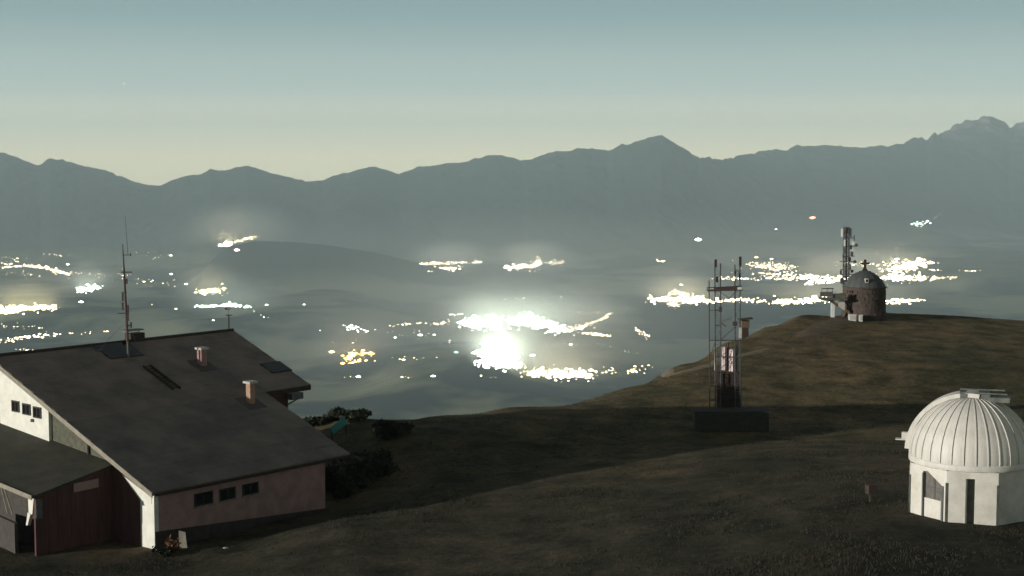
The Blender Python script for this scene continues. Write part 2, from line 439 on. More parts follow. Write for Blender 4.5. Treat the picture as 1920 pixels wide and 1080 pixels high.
# ------------------------------------------------------------------ valley and mountains
RIDGE = [(-700, 300), (-300, 305), (-100, 296), (0, 290), (15, 290), (45, 300), (75, 311), (95, 298), (120, 300), (150, 310), (200, 319), (240, 337), (270, 345), (300, 350), (345, 333),
         (375, 330), (395, 318), (415, 321), (440, 316), (465, 311), (490, 320), (530, 331), (585, 342), (605, 341), (640, 327), (665, 321), (700, 313), (720, 320),
         (750, 327), (790, 313), (830, 307), (870, 305), (895, 297), (930, 292), (960, 296), (980, 302), (1010, 294), (1050, 283), (1100, 279), (1140, 285), (1165, 271),
         (1190, 268), (1215, 258), (1240, 254), (1260, 266), (1290, 285), (1310, 296), (1320, 293), (1340, 298), (1370, 297), (1410, 287), (1450, 281), (1475, 282),
         (1490, 272), (1510, 275), (1550, 272), (1580, 275), (1610, 278), (1650, 273), (1670, 274), (1710, 262), (1720, 258), (1735, 262), (1748, 247), (1758, 255),
         (1790, 233), (1815, 223), (1850, 222), (1880, 232), (1890, 240), (1905, 232), (1920, 227), (1960, 245), (2050, 262), (2300, 285), (2700, 300)]
HILLS = [(-900, 470), (-200, 478), (200, 490), (330, 500), (400, 480), (430, 462), (480, 452), (560, 455), (620, 461), (700, 474), (770, 491), (830, 505), (880, 500), (930, 497), (1000, 507), (1060, 516),
         (1200, 530), (1500, 520), (1900, 500), (2700, 480)]
rp = np.array(RIDGE, float); hp = np.array(HILLS, float)
def z_from(py, Y):
    e = np.arctan((py - 540) / F) + PITCH
    return CAM.z - Y * np.tan(e)
def sst(a):
    a = np.clip(a, 0, 1); return a * a * (3 - 2 * a)
def far_z(X, Y):
    X = np.asarray(X, float); Y = np.asarray(Y, float)
    px = 960 + F * (X / Y)
    base = -1390 + 110 * sst((Y - 11000) / 7000) + (fbm(X / 1500, Y / 1500, 21, 4) - 0.5) * 60
    low = sst((fbm(X / 2600, Y / 2600, 33, 3) - 0.52) * 4.5) * 150 * np.clip((Y - 7000) / 3000, 0, 1)
    base = base + low
    # wooded foothill ridge in front of the main chain
    hz = z_from(np.interp(px, hp[:, 0], hp[:, 1]), 16500.0)
    w = np.exp(-((Y - 16500) / 1300.0) ** 2) * sst((px - 330) / 90) * (1 - sst((px - 900) / 260))
    base = np.maximum(base, base + (hz - base) * w)
    # main chain
    yc = 25000 + 3500 * sst((px - 1290) / 150) + 2500 * sst((px - 1640) / 200)
    yf = yc - 7600
    rz = z_from(np.interp(px, rp[:, 0], rp[:, 1]), yc)
    s = (Y - yf) / (yc - yf)
    sc = np.clip(s, 0, 1)
    up = 0.45 * sc + 0.55 * sst(sc) ** 1.3
    rid = fbm(X / 2400 + Y / 9000, Y / 4200, 41, 5, True)
    z = base + (rz - base) * up + (rid - 0.62) * 400 * np.sin(np.pi * sc) ** 1.0 * (0.35 + 0.65 * (1 - sc))
    z = z + (fbm(X / 420, Y / 600, 61, 4, True) - 0.6) * 130 * sc * (1 - 0.6 * sst((sc - .8) / .2))
    z = z + ((fbm(X / 130, Y * 0 + 3.3, 71, 4, True) - .55) * (55 + 110 * sst((px - 1640) / 120))) * sst((sc - .82) / .18)
    back = np.clip(s - 1, 0, None) * (yc - yf)
    return z - 0.42 * back
YF = np.concatenate([np.linspace(420, 7000, 30, endpoint=False), np.linspace(7000, 15000, 110, endpoint=False), np.linspace(15000, 32500, 260), np.linspace(33000, 40000, 12)])
TF = np.concatenate([np.linspace(-0.72, -0.36, 60, endpoint=False), np.linspace(-0.36, 0.36, 720), np.linspace(0.3625, 0.72, 60)])
tt, yy = np.meshgrid(TF, YF, indexing='ij')
xx = tt * yy
zz = far_z(xx, yy)
near_fall = np.clip((yy - 420) / 3600, 0, 1)
zz = np.where(yy < 4020, -190 + (zz + 190) * near_fall ** 0.8, zz)
o = np_mesh('mountains_and_valley', np.stack([xx, yy, zz], -1).reshape(-1, 3), grid_faces(len(TF), len(YF))[:, ::-1], far_mat())
tag(o, 'wide dark valley floor rising to a long chain of hazy mountains', 'mountains', kind='structure')

def far_hit(px, py):
    """where the sight line through a photo pixel meets the valley or mountainside"""
    d = ray(px, py); d = d / d.y
    Y = np.arange(6000, 31000, 40.0)
    z = CAM.z + d.z * Y
    h = far_z(d.x * Y, Y)
    k = np.nonzero(h >= z)[0]
    y = Y[k[0]] if len(k) else 24000.0
    return Vector((d.x * y, y, CAM.z + d.z * y))

# ------------------------------------------------------------------ mountain hut
AZ = math.radians(40.2)
U = Vector((math.sin(AZ), math.cos(AZ), 0))          # along the ridge, away from the camera
V = Vector((math.cos(AZ), -math.sin(AZ), 0))         # down the front slope
E0 = P(285, 925, 88.0)
def HP(s, w, z): return Vector((E0.x, E0.y, 0)) + U * s - V * w + Vector((0, 0, z))
def solve(f, x0, target):
    """2 unknowns so that px_of(f(a, b)) meets target"""
    a, b = x0
    for _ in range(40):
        p = px_of(f(a, b)); e = (target[0] - p[0], target[1] - p[1])
        pa = px_of(f(a + 1e-3, b)); pb = px_of(f(a, b + 1e-3))
        J = np.array([[pa[0] - p[0], pb[0] - p[0]], [pa[1] - p[1], pb[1] - p[1]]]) / 1e-3
        d = np.linalg.lstsq(J, np.array(e), rcond=None)[0]
        a += float(np.clip(d[0], -3, 3)); b += float(np.clip(d[1], -3, 3))
    return a, b
EZ = E0.z
W_R, Z_R = solve(lambda w, z: HP(0, w, z), (10, EZ + 4), (-19, 670))
TAN = (Z_R - EZ) / W_R
L_LOW, _zz = solve(lambda s, z: HP(s, 0, z), (15, EZ), (655, 850))
L_RIDGE, _w2 = solve(lambda s, w: HP(s, w, EZ + TAN * w), (18, W_R), (430, 620))
S_UP, W_UP = solve(lambda s, w: HP(s, w, EZ + TAN * w), (20, 4), (585, 722))

def hit_plane(px, py, p0, n):
    d = ray(px, py); t = (p0 - CAM).dot(n) / d.dot(n)
    return CAM + d * t
def near_hit(px, py, y0=62, y1=215):
    d = ray(px, py); d = d / d.y
    Y = np.arange(y0, y1, 0.25); z = CAM.z + d.z * Y; h = near_z(d.x * Y, Y)
    k = np.nonzero(h >= z)[0]
    y = Y[k[0]] if len(k) else y1
    return Vector((d.x * y, y, CAM.z + d.z * y))
UP = Vector((0, 0, 1))

hut = empty('mountain_hut', HP(8, 8, -4.5), 'long mountain hut with big dark pitched roof, two chimneys and brown side wall', 'hut')
S0, W0 = solve(lambda s, w: HP(s, w, EZ - 0.05), (1, .5), (318, 931))
S0 = max(0.35, S0); W0 = max(0.3, W0)
S1, _ = solve(lambda s, z: HP(s, W0, z), (13.5, EZ - 3), (610, 952))
def RZ(w): return EZ + TAN * min(w, 2 * W_R - w)
GB = -5.6            # walls go down into the bank
def slab(name, m, quad, th, parent, down=Vector((0, 0, -1))):
    b = MB(); b.hexa([Vector(q) + down * th for q in quad], [Vector(q) for q in quad]); return b.build(name, m, parent)
# roof slabs
SE = 19.6
WU = W_UP
t_ = 0.16
roof = MB()
roof.hexa([HP(0, 0, EZ - t_), HP(L_LOW, 0, EZ - t_), HP(L_LOW, WU, RZ(WU) - t_), HP(0, WU, RZ(WU) - t_)],
          [HP(0, 0, EZ), HP(L_LOW, 0, EZ), HP(L_LOW, WU, RZ(WU)), HP(0, WU, RZ(WU))])
roof.hexa([HP(0, WU, RZ(WU) - t_ ), HP(SE, WU, RZ(WU) - t_), HP(SE, W_R, Z_R - t_), HP(0, W_R, Z_R - t_)],
          [HP(0, WU, RZ(WU)), HP(SE, WU, RZ(WU)), HP(SE, W_R, Z_R), HP(0, W_R, Z_R)])
roof.hexa([HP(0, W_R, Z_R - t_), HP(SE, W_R, Z_R - t_), HP(SE, 27, RZ(27) - t_), HP(0, 27, RZ(27) - t_)],
          [HP(0, W_R, Z_R), HP(SE, W_R, Z_R), HP(SE, 27, RZ(27)), HP(0, 27, RZ(27))])
roof = roof.build('roof', M['roof2'], hut)
roof['label'] = 'dark sheet roof, its upper half reaching further right'
# roof sheets, each laid over the one below
def sheet_rows(s_a, s_b, w_a, w_b, nr, nc, m):
    dw = (w_b - w_a) / nr; ds = (s_b - s_a) / nc
    me = None
    org = world_loc(roof)
    for r in range(nr):
        for c in range(nc):
            if me is None:
                b = MB()
                wa = 0; wb = dw
                lo = [HP(0.003, -.05, 0.0) , HP(ds - 0.003, -.05, 0.0), HP(ds - 0.003, wb, TAN * wb), HP(0.003, wb, TAN * wb)]
                lo = [q - HP(0, 0, 0) for q in lo]
                lf = [0.062, 0.062, 0.022, 0.022]
                b.hexa([q + UP * 0.004 for q in lo], [q + UP * h for q, h in zip(lo, lf)])
                me = bpy.data.meshes.new('roof_sheet'); me.from_pydata([tuple(v) for v in b.v], [], b.f); me.materials.append(m)
            ob = bpy.data.objects.new('roof_sheet', me)
            j = random.uniform(0, .008)
            ob.location = HP(s_a + c * ds, w_a + r * dw, RZ(w_a + r * dw) + 0.004 + abs(j)) - org
            ob.rotation_euler = (random.uniform(-.0015, .0015), random.uniform(-.0015, .0015), 0)
            ob.parent = roof; COL.objects.link(ob)
sheet_rows(0, L_LOW, 0.0, WU, 7, 9, M['roof2'])
sheet_rows(0, SE, WU + .02, W_R - .05, 7, 12, M['roof'])
b = MB(); b.bar(HP(-.05, W_R, Z_R + .05), HP(SE + .05, W_R, Z_R + .05), 0.13); b.build('ridge_cap', M['dark_wood'], roof)
# verge boards and eaves
b = MB(); b.hexa([HP(-.06, -.05, EZ - .26), HP(0.0, -.05, EZ - .26), HP(0.0, W_R, Z_R - .26), HP(-.06, W_R, Z_R - .26)],
                 [HP(-.06, -.05, EZ + .05), HP(0.0, -.05, EZ + .05), HP(0.0, W_R, Z_R + .05), HP(-.06, W_R, Z_R + .05)])
b.build('verge_board', M['trim'], roof)
b = MB(); b.hexa([HP(SE, WU, RZ(WU) - .26), HP(SE + .06, WU, RZ(WU) - .26), HP(SE + .06, W_R, Z_R - .26), HP(SE, W_R, Z_R - .26)],
                 [HP(SE, WU, RZ(WU) + .03), HP(SE + .06, WU, RZ(WU) + .03), HP(SE + .06, W_R, Z_R + .03), HP(SE, W_R, Z_R + .03)])
b.build('verge_board', M['dark_wood'], roof)
b = MB(); b.bar(HP(0.2, -.1, EZ - .12), HP(L_LOW - .1, -.1, EZ - .12), 0.09, n=8); b.build('gutter', M['dark_wood'], roof)
b = MB(); b.hexa([HP(L_LOW, WU - .08, RZ(WU) - .3), HP(SE, WU - .08, RZ(WU) - .3), HP(SE, WU - .02, RZ(WU) - .3), HP(L_LOW, WU - .02, RZ(WU) - .3)],
                 [HP(L_LOW, WU - .08, RZ(WU) + .02), HP(SE, WU - .08, RZ(WU) + .02), HP(SE, WU - .02, RZ(WU) + .02), HP(L_LOW, WU - .02, RZ(WU) + .02)])
b.build('eave_board', M['dark_wood'], roof)

# gable wall facing the moon
GP = HP(S0, 0, 0); GN = U
def G(px, py):
    q = hit_plane(px, py, GP, GN); w = -(q - GP).dot(V); return w, q.z
w97 = G(97, 790)[0]; w5 = G(5, 750)[0]; w215 = G(208, 880)[0]
def gable_piece(name, wa, wb, m, out=0.0, zlo=GB):
    ws = [wa, wb] if not (wa < W_R < wb) else [wa, W_R, wb]
    b = MB(); top = [(w, RZ(w) - t_ - .02) for w in ws]
    pts = [(wa, zlo), (wb, zlo)] + top[::-1]
    b.hexa([HP(S0 - out, w, z) for w, z in pts], [HP(S0 + .3, w, z) for w, z in pts])
    return b.build(name, m, hut)
w264 = G(263, 950)[0]  # maroon piece stops here, carrying the annex's cast shade in its colour
g = gable_piece('gable_wall', w264 + .001, w215, M['maroon']); g['label'] = 'maroon part of the gable wall behind the annex, ending along the annex shadow edge'
g = gable_piece('gable_wall', W0, w264, M['white']); g['label'] = 'moonlit white plaster corner of the gable wall below the eave'
g = gable_piece('gable_wall', w215 + .001, w97, M['stone'], 0.0); g['label'] = 'greenish stone part of the gable wall'
g = gable_piece('gable_wall', w97 + .001, w5, M['white'], 0.22); g['label'] = 'upper white gable wall with three small windows'
g = gable_piece('gable_wall', w5 + .001, 26, M['dark_wood'], 0.0); g['label'] = 'dark boarded end of the gable wall'
def window(p00, p10, p11, p01, n, parent, depth=0.12, fr=0.09, sill=False):
    """frame, pane and sill round the opening p00 p10 p11 p01 (lower left, lower right, upper right, upper left); n points outwards"""
    P4 = [Vector(p) for p in (p00, p10, p11, p01)]
    c = sum(P4, Vector()) / 4
    b = MB()
    inn = [p + (c - p).normalized() * fr * 1.4 for p in P4]
    for i in range(4):
        j = (i + 1) % 4
        b.hexa([P4[i] + n * 0.01, P4[j] + n * 0.01, inn[j] + n * 0.01, inn[i] + n * 0.01], [P4[i] + n * 0.06, P4[j] + n * 0.06, inn[j] + n * 0.06, inn[i] + n * 0.06])
    mb_ = (P4[0] + P4[1]) / 2; mt_ = (P4[2] + P4[3]) / 2; ax = (P4[1] - P4[0]).normalized() * 0.03
    b.hexa([mb_ - ax + n * .012, mb_ + ax + n * .012, mt_ + ax + n * .012, mt_ - ax + n * .012], [mb_ - ax + n * .05, mb_ + ax + n * .05, mt_ + ax + n * .05, mt_ - ax + n * .05])
    f = b.build('window', M['frame'], parent)
    b = MB(); b.hexa([p + n * .004 for p in inn], [p + n * .02 for p in inn]); b.build('pane', M['glass'], f)
    if sill:
        d = (P4[1] - P4[0]).normalized() * .06
        b = MB(); b.hexa([P4[0] - d - UP * .1 + n * .003, P4[1] + d - UP * .1 + n * .003, P4[1] + d - UP * .1 + n * .12, P4[0] - d - UP * .1 + n * .12],
                         [P4[0] - d - UP * .03 + n * .003, P4[1] + d - UP * .03 + n * .003, P4[1] + d - UP * .03 + n * .12, P4[0] - d - UP * .03 + n * .12]); b.build('sill', M['trim'], f)
    return f
def on_gable(w, z, out=0.0): return HP(S0 - out, w, z)
GP2 = HP(S0 - .22, 0, 0)
def G2(px, py):
    q = hit_plane(px, py, GP2, GN); return -(q - GP2).dot(V), q.z
for xa, xb, ya, yb in ((23, 37, 752, 772), (43, 58, 757, 778), (63, 78, 763, 784)):
    wa, z0 = G2(xa, (ya + yb) / 2 + 9); wb, _ = G2(xb, (ya + yb) / 2 + 9); _, z1 = G2(xa, (ya + yb) / 2 - 12)
    window(on_gable(wa, z0, .22), on_gable(wb, z0, .22), on_gable(wb, z1, .22), on_gable(wa, z1, .22), -U, hut, sill=False)
wl, zl = G2(62, 788)
b = MB(); b.box(on_gable(wl, zl, .3), (.14, .14, .18)); b.build('wall_lamp', M['grey'], hut)

b = MB(); q_ = [hit_plane(x, y, HP(S0 - .03, 0, 0), U) for x, y in ((229, 890), (268, 945), (284, 945), (284, 933))]  # white strip drawn in the shape of the moonlit wall above the annex shadow
b.hexa(q_, [p_ + U * .025 for p_ in q_]); b.build('moonlit_strip', M['white'], hut)
# front wall under the eave
FP = HP(0, W0, 0)
def Fp(px, py):
    q = hit_plane(px, py, FP, V); return (q - FP).dot(U), q.z
b = MB(); b.hexa([HP(S0 + .3, W0, GB), HP(S1, W0, GB), HP(S1, W0 + .3, GB), HP(S0 + .3, W0 + .3, GB)],
                 [HP(S0 + .3, W0, RZ(W0) - t_), HP(S1, W0, RZ(W0) - t_), HP(S1, W0 + .3, RZ(W0 + .3) - t_), HP(S0 + .3, W0 + .3, RZ(W0 + .3) - t_)])
b.build('front_wall', M['brown'], hut)
sA, zA = Fp(337, 987); sB, zB = Fp(606, 954)
b = MB(); b.hexa([HP(S0 + .05, W0 - .04, GB), HP(S1 + .03, W0 - .04, GB), HP(S1 + .03, W0 - .003, GB), HP(S0 + .05, W0 - .003, GB)],
                 [HP(S0 + .05, W0 - .04, zA), HP(S1 + .03, W0 - .04, zB), HP(S1 + .03, W0 - .003, zB), HP(S0 + .05, W0 - .003, zA)])
b.build('plinth', M['plinth'], hut)
for (xa, xb, yl, yr, h) in ((364, 399, 950, 943, 24), (411, 441, 940, 933, 22), (454, 484, 930, 923, 21)):
    sa, za = Fp(xa, yl); sb, zb = Fp(xb, yr); _, zt = Fp(xa, yl - h); z0 = (za + zb) / 2; z1 = z0 + (zt - za)
    window(HP(sa, W0, z0), HP(sb, W0, z0), HP(sb, W0, z1), HP(sa, W0, z1), V, hut, sill=True)
# right end walls
b = MB(); b.hexa([HP(S1 - .3, W0 + .3, GB), HP(S1, W0 + .3, GB), HP(S1, WU + .5, GB), HP(S1 - .3, WU + .5, GB)],
                 [HP(S1 - .3, W0 + .3, RZ(W0 + .3) - t_), HP(S1, W0 + .3, RZ(W0 + .3) - t_), HP(S1, WU + .5, RZ(WU + .5) - t_), HP(S1 - .3, WU + .5, RZ(WU + .5) - t_)])
b.build('end_wall', M['brown'], hut)
S2 = SE - 1.6
b = MB(); b.hexa([HP(S1, WU + .5, GB), HP(S2, WU + .5, GB), HP(S2, WU + .8, GB), HP(S1, WU + .8, GB)],
                 [HP(S1, WU + .5, RZ(WU + .5) - t_), HP(S2, WU + .5, RZ(WU + .5) - t_), HP(S2, WU + .8, RZ(WU + .8) - t_), HP(S1, WU + .8, RZ(WU + .8) - t_)])
pts = [(WU + .8, GB), (26, GB), (26, RZ(26) - t_), (W_R, Z_R - t_), (WU + .8, RZ(WU + .8) - t_)]
b.hexa([HP(S2 - .3, w, z) for w, z in pts], [HP(S2, w, z) for w, z in pts])
b.build('end_wall', M['maroon'], hut)
b = MB(); b.hexa([HP(S0 + .3, 25.7, GB), HP(S2 - .3, 25.7, GB), HP(S2 - .3, 26, GB), HP(S0 + .3, 26, GB)],
                 [HP(S0 + .3, 25.7, RZ(25.7) - t_), HP(S2 - .3, 25.7, RZ(25.7) - t_), HP(S2 - .3, 26, RZ(26) - t_), HP(S0 + .3, 26, RZ(26) - t_)])
b.build('back_wall', M['maroon'], hut)
# pale soffit panel and strut under the upper eave corner
e = HP(SE - 1.75, WU + .2, RZ(WU) - .62)
b = MB(); b.box(e + U * .55, (1.05, .5, .42), math.pi / 2 - AZ); b.build('soffit_box', M['grey'], hut)
b = MB(); b.bar(e + U * -.9 - UP * .75, e + U * 1.1 - UP * .12, .05); b.build('strut', M['dark_wood'], hut)

# things on the roof: chimneys, hatch, ladder, skylight
RN = (HP(1, 0, EZ) - HP(0, 0, EZ)).cross(HP(0, 1, EZ + TAN) - HP(0, 0, EZ)).normalized()
def Rp(px, py):
    q = hit_plane(px, py, HP(0, 0, EZ), RN); return (q - E0).dot(U), -(q - E0).dot(V)
def chimney(px, py, py_top, wpx, capw, m, lab):
    s, w = Rp(px, py); base = HP(s, w, RZ(w)); D = base.y
    h = (py - py_top) * D / F; r = wpx * D / F
    b = MB()
    b.box(base + UP * (h / 2 - .25), (r, r, h + .5 - .12), math.pi / 2 - AZ)
    c = b.build('chimney', m, roof); c['label'] = lab
    # sub-parts sit beside the shaft as parts of the roof
    b = MB(); cw = capw * D / F
    b.box(base + UP * (h - .02), (cw, cw, .14), math.pi / 2 - AZ)
    for a_ in (-.3, .3):
        for c_ in (-.3, .3):
            b.box(base + U * a_ * r + V * c_ * r + UP * (h - .11), (.1, .1, .1), math.pi / 2 - AZ)
    b.build('chimney_cap', M['cap'], roof)
    b = MB(); q = [HP(s + .75, w - .8, RZ(w - .8) + .075), HP(s - .75, w - .8, RZ(w - .8) + .075), HP(s - .75, w + .7, RZ(w + .7) + .075), HP(s + .75, w + .7, RZ(w + .7) + .075)]
    b.hexa(q[::-1], [p + UP * .03 for p in q[::-1]]); b.build('chimney_flashing', M['flash'], roof)
chimney(379, 686, 652, 13, 19, M['chim2'], 'pinkish chimney near the ridge')
chimney(470, 757, 715, 12, 20, M['chim'], 'tan chimney lower on the roof')
def roof_patch(name, s, w, ds, dw, h, m, lab=None):
    q = [HP(s, w, RZ(w)), HP(s + ds, w, RZ(w)), HP(s + ds, w + dw, RZ(w + dw)), HP(s, w + dw, RZ(w + dw))]
    b = MB(); b.hexa([p + UP * .03 for p in q], [p + UP * h for p in q]); o = b.build(name, m, roof)
    if lab: o['label'] = lab
    return o
s, w = Rp(216, 655); roof_patch('roof_hatch', s - 1.3, w - 1.3, 2.7, 2.0, .13, M['glass'], 'black glazed hatch under the ridge')
s, w = Rp(190, 655); roof_patch('hatch_side', s - .6, w - .4, .5, 1.1, .16, M['grey'])
s, w = Rp(517, 690); roof_patch('skylight', s - .9, w - .7, 1.8, 1.3, .12, M['glass'], 'dark skylight near the right verge')
s, w = Rp(335, 732); s2, w2 = Rp(272, 690); sm = (s + s2) / 2
b = MB()
for q_ in (-.28, .28):
    b.hexa([HP(sm + q_ - .05, w, RZ(w) + .07), HP(sm + q_ + .05, w, RZ(w) + .07), HP(sm + q_ + .05, w2, RZ(w2) + .07), HP(sm + q_ - .05, w2, RZ(w2) + .07)],
           [HP(sm + q_ - .05, w, RZ(w) + .2), HP(sm + q_ + .05, w, RZ(w) + .2), HP(sm + q_ + .05, w2, RZ(w2) + .2), HP(sm + q_ - .05, w2, RZ(w2) + .2)])
b.build('roof_ladder', M['dark_wood'], roof)
k = int((w2 - w) / .3)
for i in range(k):
    wq = w + (w2 - w) * (i + .5) / k
    b = MB(); b.box(HP(sm, wq, RZ(wq) + .15), (.05, .5, .06), math.pi - AZ if False else -AZ); b.build('ladder_rung', M['dark_wood'], roof)
# ventilation hood standing behind the ridge
q = HP(Rp(266, 643)[0], W_R + .5, 0); q.z = Z_R + .25
b = MB(); b.box(q, (1.15, .7, .55), math.pi / 2 - AZ); b.build('ventilation_hood', M['dark_wood'], hut)
b = MB(); b.box(q + UP * .5 - U * .25, (1.5, .7, .08), math.pi / 2 - AZ)
for a_ in (-.6, .35):
    b.box(q + UP * .36 + U * a_, (.06, .06, .2), 0)
b.build('hood_cover', M['grey'], hut)

# weather vane at the far end of the ridge
p = HP(L_RIDGE - .1, W_R, Z_R + .1); D = p.y; ppm = F / D
wv = empty('weather_vane', p, 'small black weather vane on a short pole at the right end of the hut ridge', 'weather vane')
b = MB(); b.bar(p - UP * .2, p + UP * 1.05, .05); b.build('pole', M['dark_wood'], wv)
b = MB(); b.bar(p + UP * 1.07 + Vector((-.2, 0, 0)), p + UP * 1.07 + Vector((.25, 0, 0)), .035); b.build('crossbar', M['dark_wood'], wv)
b = MB(); b.bar(p + UP * 1.05, p + UP * 1.5, .014); b.bar(p + UP * 1.5 + Vector((-.22, 0, 0)), p + UP * 1.53 + Vector((.2, 0, 0)), .045, .02); b.box(p + UP * 1.53 + Vector((-.2, 0, .03)), (.14, .03, .12)); b.build('vane_arrow', M['dark_wood'], wv)

# tall antenna mast standing on the roof
s, w = Rp(241, 672); base = HP(s, w, RZ(w)); D = base.y
top = P(230, 458, D); ax = (top - base); L = ax.length; ax.normalize()
am = empty('antenna_mast', base, 'tall thin antenna mast with short cross arms on the left part of the hut roof', 'antenna mast')
def MA(py, dx=0.0):
    k = (672 - py) / (672 - 458); return base + ax * (L * k) + Vector((dx * D / F, 0, 0))
b = MB(); b.bar(base - UP * .3, MA(640), .075, .07, 8); b.build('foot', M['grey'], am)
b = MB(); b.bar(MA(640), MA(500), .085, .07, 8); b.bar(MA(500), MA(458), .05, .03, 8); b.build('pole', M['red_steel'], am)
for py, a_, c_, r in ((478, -2, 15, .025), (510, -6, 15, .035), (587, -16, 3, .035), (610, -3, 9, .04), (548, -6, 3, .03)):
    b = MB(); b.bar(MA(py, a_), MA(py, c_), r); b.build('cross_arm', M['dark_wood'], am)
b = MB(); b.bar(MA(480, 14), MA(474, 14), .03); b.bar(MA(614, 8), MA(604, 8), .06); b.build('arm_tip', M['dark_wood'], am)
for py, dx, h in ((556, -5, .55), (574, -6, .5), (527, 4, .35), (580, 4, .6), (595, 3, .5)):
    b = MB(); b.box(MA(py, dx), (.1, .12, h)); b.build('panel_antenna', M['red_steel'], am)
b = MB(); b.bar(MA(478, 9), MA(404, 7), .022, .012); b.build('whip', M['grey'], am)
for a_, c_ in ((-1.6, 1.2), (1.6, 1.0)):
    ws = w + c_; b = MB(); b.bar(MA(600), HP(s + a_, ws, RZ(ws)), .012, n=4); b.build('guy_wire', M['steel'], am)

# ------------------------------------------------------------------ annex built against the gable
w_t, z_t = G(216, 869)
T0 = HP(S0, w_t, z_t)
La, dz = solve(lambda l, d: T0 - U * l + UP * d, (5, -1), (60, 931))
B0 = T0 - U * La + UP * dz
w_1, z_1 = G(-60, 767)
T1 = HP(S0 - .02, w_1, z_1); B1 = B0 + (T1 - T0)
ann = empty('annex_shed', (T0 + B0) / 2 - UP * 4.4, 'low lean-to annex with grey sloping roof and dark maroon side wall against the white gable', 'annex')
slab('roof', M['annex'], [B0, T0, T1, B1], .14, ann)
# fascia along the low eave
b = MB(); o1 = -U * .05
b.hexa([B0 + o1 - UP * .2, B1 + o1 - UP * .2, B1 - UP * .2, B0 - UP * .2], [B0 + o1 + UP * .06, B1 + o1 + UP * .06, B1 + UP * .06, B0 + UP * .06]); b.build('eave_board', M['trim'], ann)
# boards of the maroon side wall
A0 = B0 + U * .25 - V * .12; A1 = T0 - U * .02 - V * .12
nb = 18
for i in range(nb):
    p = A0.lerp(A1, i / nb); q = A0.lerp(A1, (i + .94) / nb)
    j_ = random.uniform(-.012, .012)
    b = MB(); b.hexa([Vector((p.x, p.y, GB)) + V * j_, Vector((q.x, q.y, GB)) + V * j_, Vector((q.x, q.y, GB)) - V * .12, Vector((p.x, p.y, GB)) - V * .12],
                     [p - UP * .16 + V * j_, q - UP * .16 + V * j_, q - UP * .16 - V * .12, p - UP * .16 - V * .12]); b.build('board', M['maroon'], ann)
def An(px, py, out=0.0):
    return hit_plane(px, py, A0 + V * (.02 + out), V)
q0, q1 = An(138, 923), An(184, 913)
h_ = .5
b = MB(); b.hexa([q0, q1, q1 + V * .06, q0 + V * .06], [q0 + UP * h_, q1 + UP * h_, q1 + V * .06 + UP * h_, q0 + V * .06 + UP * h_]); sg = b.build('sign_board', M['sign'], ann)
q0, q1 = An(67, 972), An(79, 972)
b = MB(); b.hexa([q0, q1, q1 + V * .05, q0 + V * .05], [q0 + UP * 1.1, q1 + UP * 1.1, q1 + V * .05 + UP * 1.1, q0 + V * .05 + UP * 1.1]); b.build('shutter', M['grey'], ann)
# open front: dark back wall, white corner pier, pale braces
fw = U * 1.6
pA = B0 + fw - V * .24; pB = B1 + fw
b = MB(); b.hexa([Vector((pA.x, pA.y, GB)), Vector((pB.x, pB.y, GB)), Vector((pB.x, pB.y, GB)) + U * .15, Vector((pA.x, pA.y, GB)) + U * .15],
                 [pA - UP * .3, pB - UP * .3, pB - UP * .3 + U * .15, pA - UP * .3 + U * .15]); b.build('porch_wall', M['tar'], ann)
c = B0 + U * .3 - V * .75
b = MB(); b.hexa([Vector((c.x, c.y, 0)) + UP * (B0.z - 1.15) + d_ for d_ in (V * .25, U * .25 + V * .25, U * .25 - V * .1, -V * .1)],
                 [Vector((c.x, c.y, 0)) + UP * (B0.z - .12) + d_ for d_ in (V * .45, U * .25 + V * .45, U * .25 - V * .12, -V * .12)])
b.hexa([Vector((c.x, c.y, 0)) + UP * (B0.z - 1.85) + d_ for d_ in (-V * .25, U * .2 - V * .25, U * .2 - V * .4, -V * .4)],
       [Vector((c.x, c.y, 0)) + UP * (B0.z - 1.1) + d_ for d_ in (V * .1, U * .2 + V * .1, U * .2 - V * .2, -V * .2)])
b.build('corner_pier', M['white'], ann)
EP = B0 - U * .1
def En(px, py): return hit_plane(px, py, EP + U * .25, U)
for x0, y0, x1, y1 in ((2, 912, 14, 962), (8, 915, 24, 966)):
    b = MB(); b.bar(En(x0, y0), En(x1, y1), .04); b.build('brace', M['trim'], ann)
b = MB(); pz = En(30, 980); b.box(Vector((pz.x, pz.y, pz.z - 1.2)) - V * 1.2, (3.4, .2, 2.6), -math.radians(50) + 0.0); b.build('parapet', M['tar'], ann)
# vent pipe on the annex roof
AN = (T0 - B0).cross(T1 - B0).normalized()
vp = hit_plane(166, 852, B0, AN)
vpo = empty('vent_pipe', vp, 'short black vent pipe standing on the grey annex roof beside the big roof edge', 'vent pipe')
b = MB(); b.bar(vp - UP * .2, vp + UP * .85, .085, n=10); b.build('pipe', M['dark_wood'], vpo)
b = MB(); b.bar(vp + UP * .84, vp + UP * .94, .14, .12, n=10); b.build('cowl', M['dark_wood'], vpo)

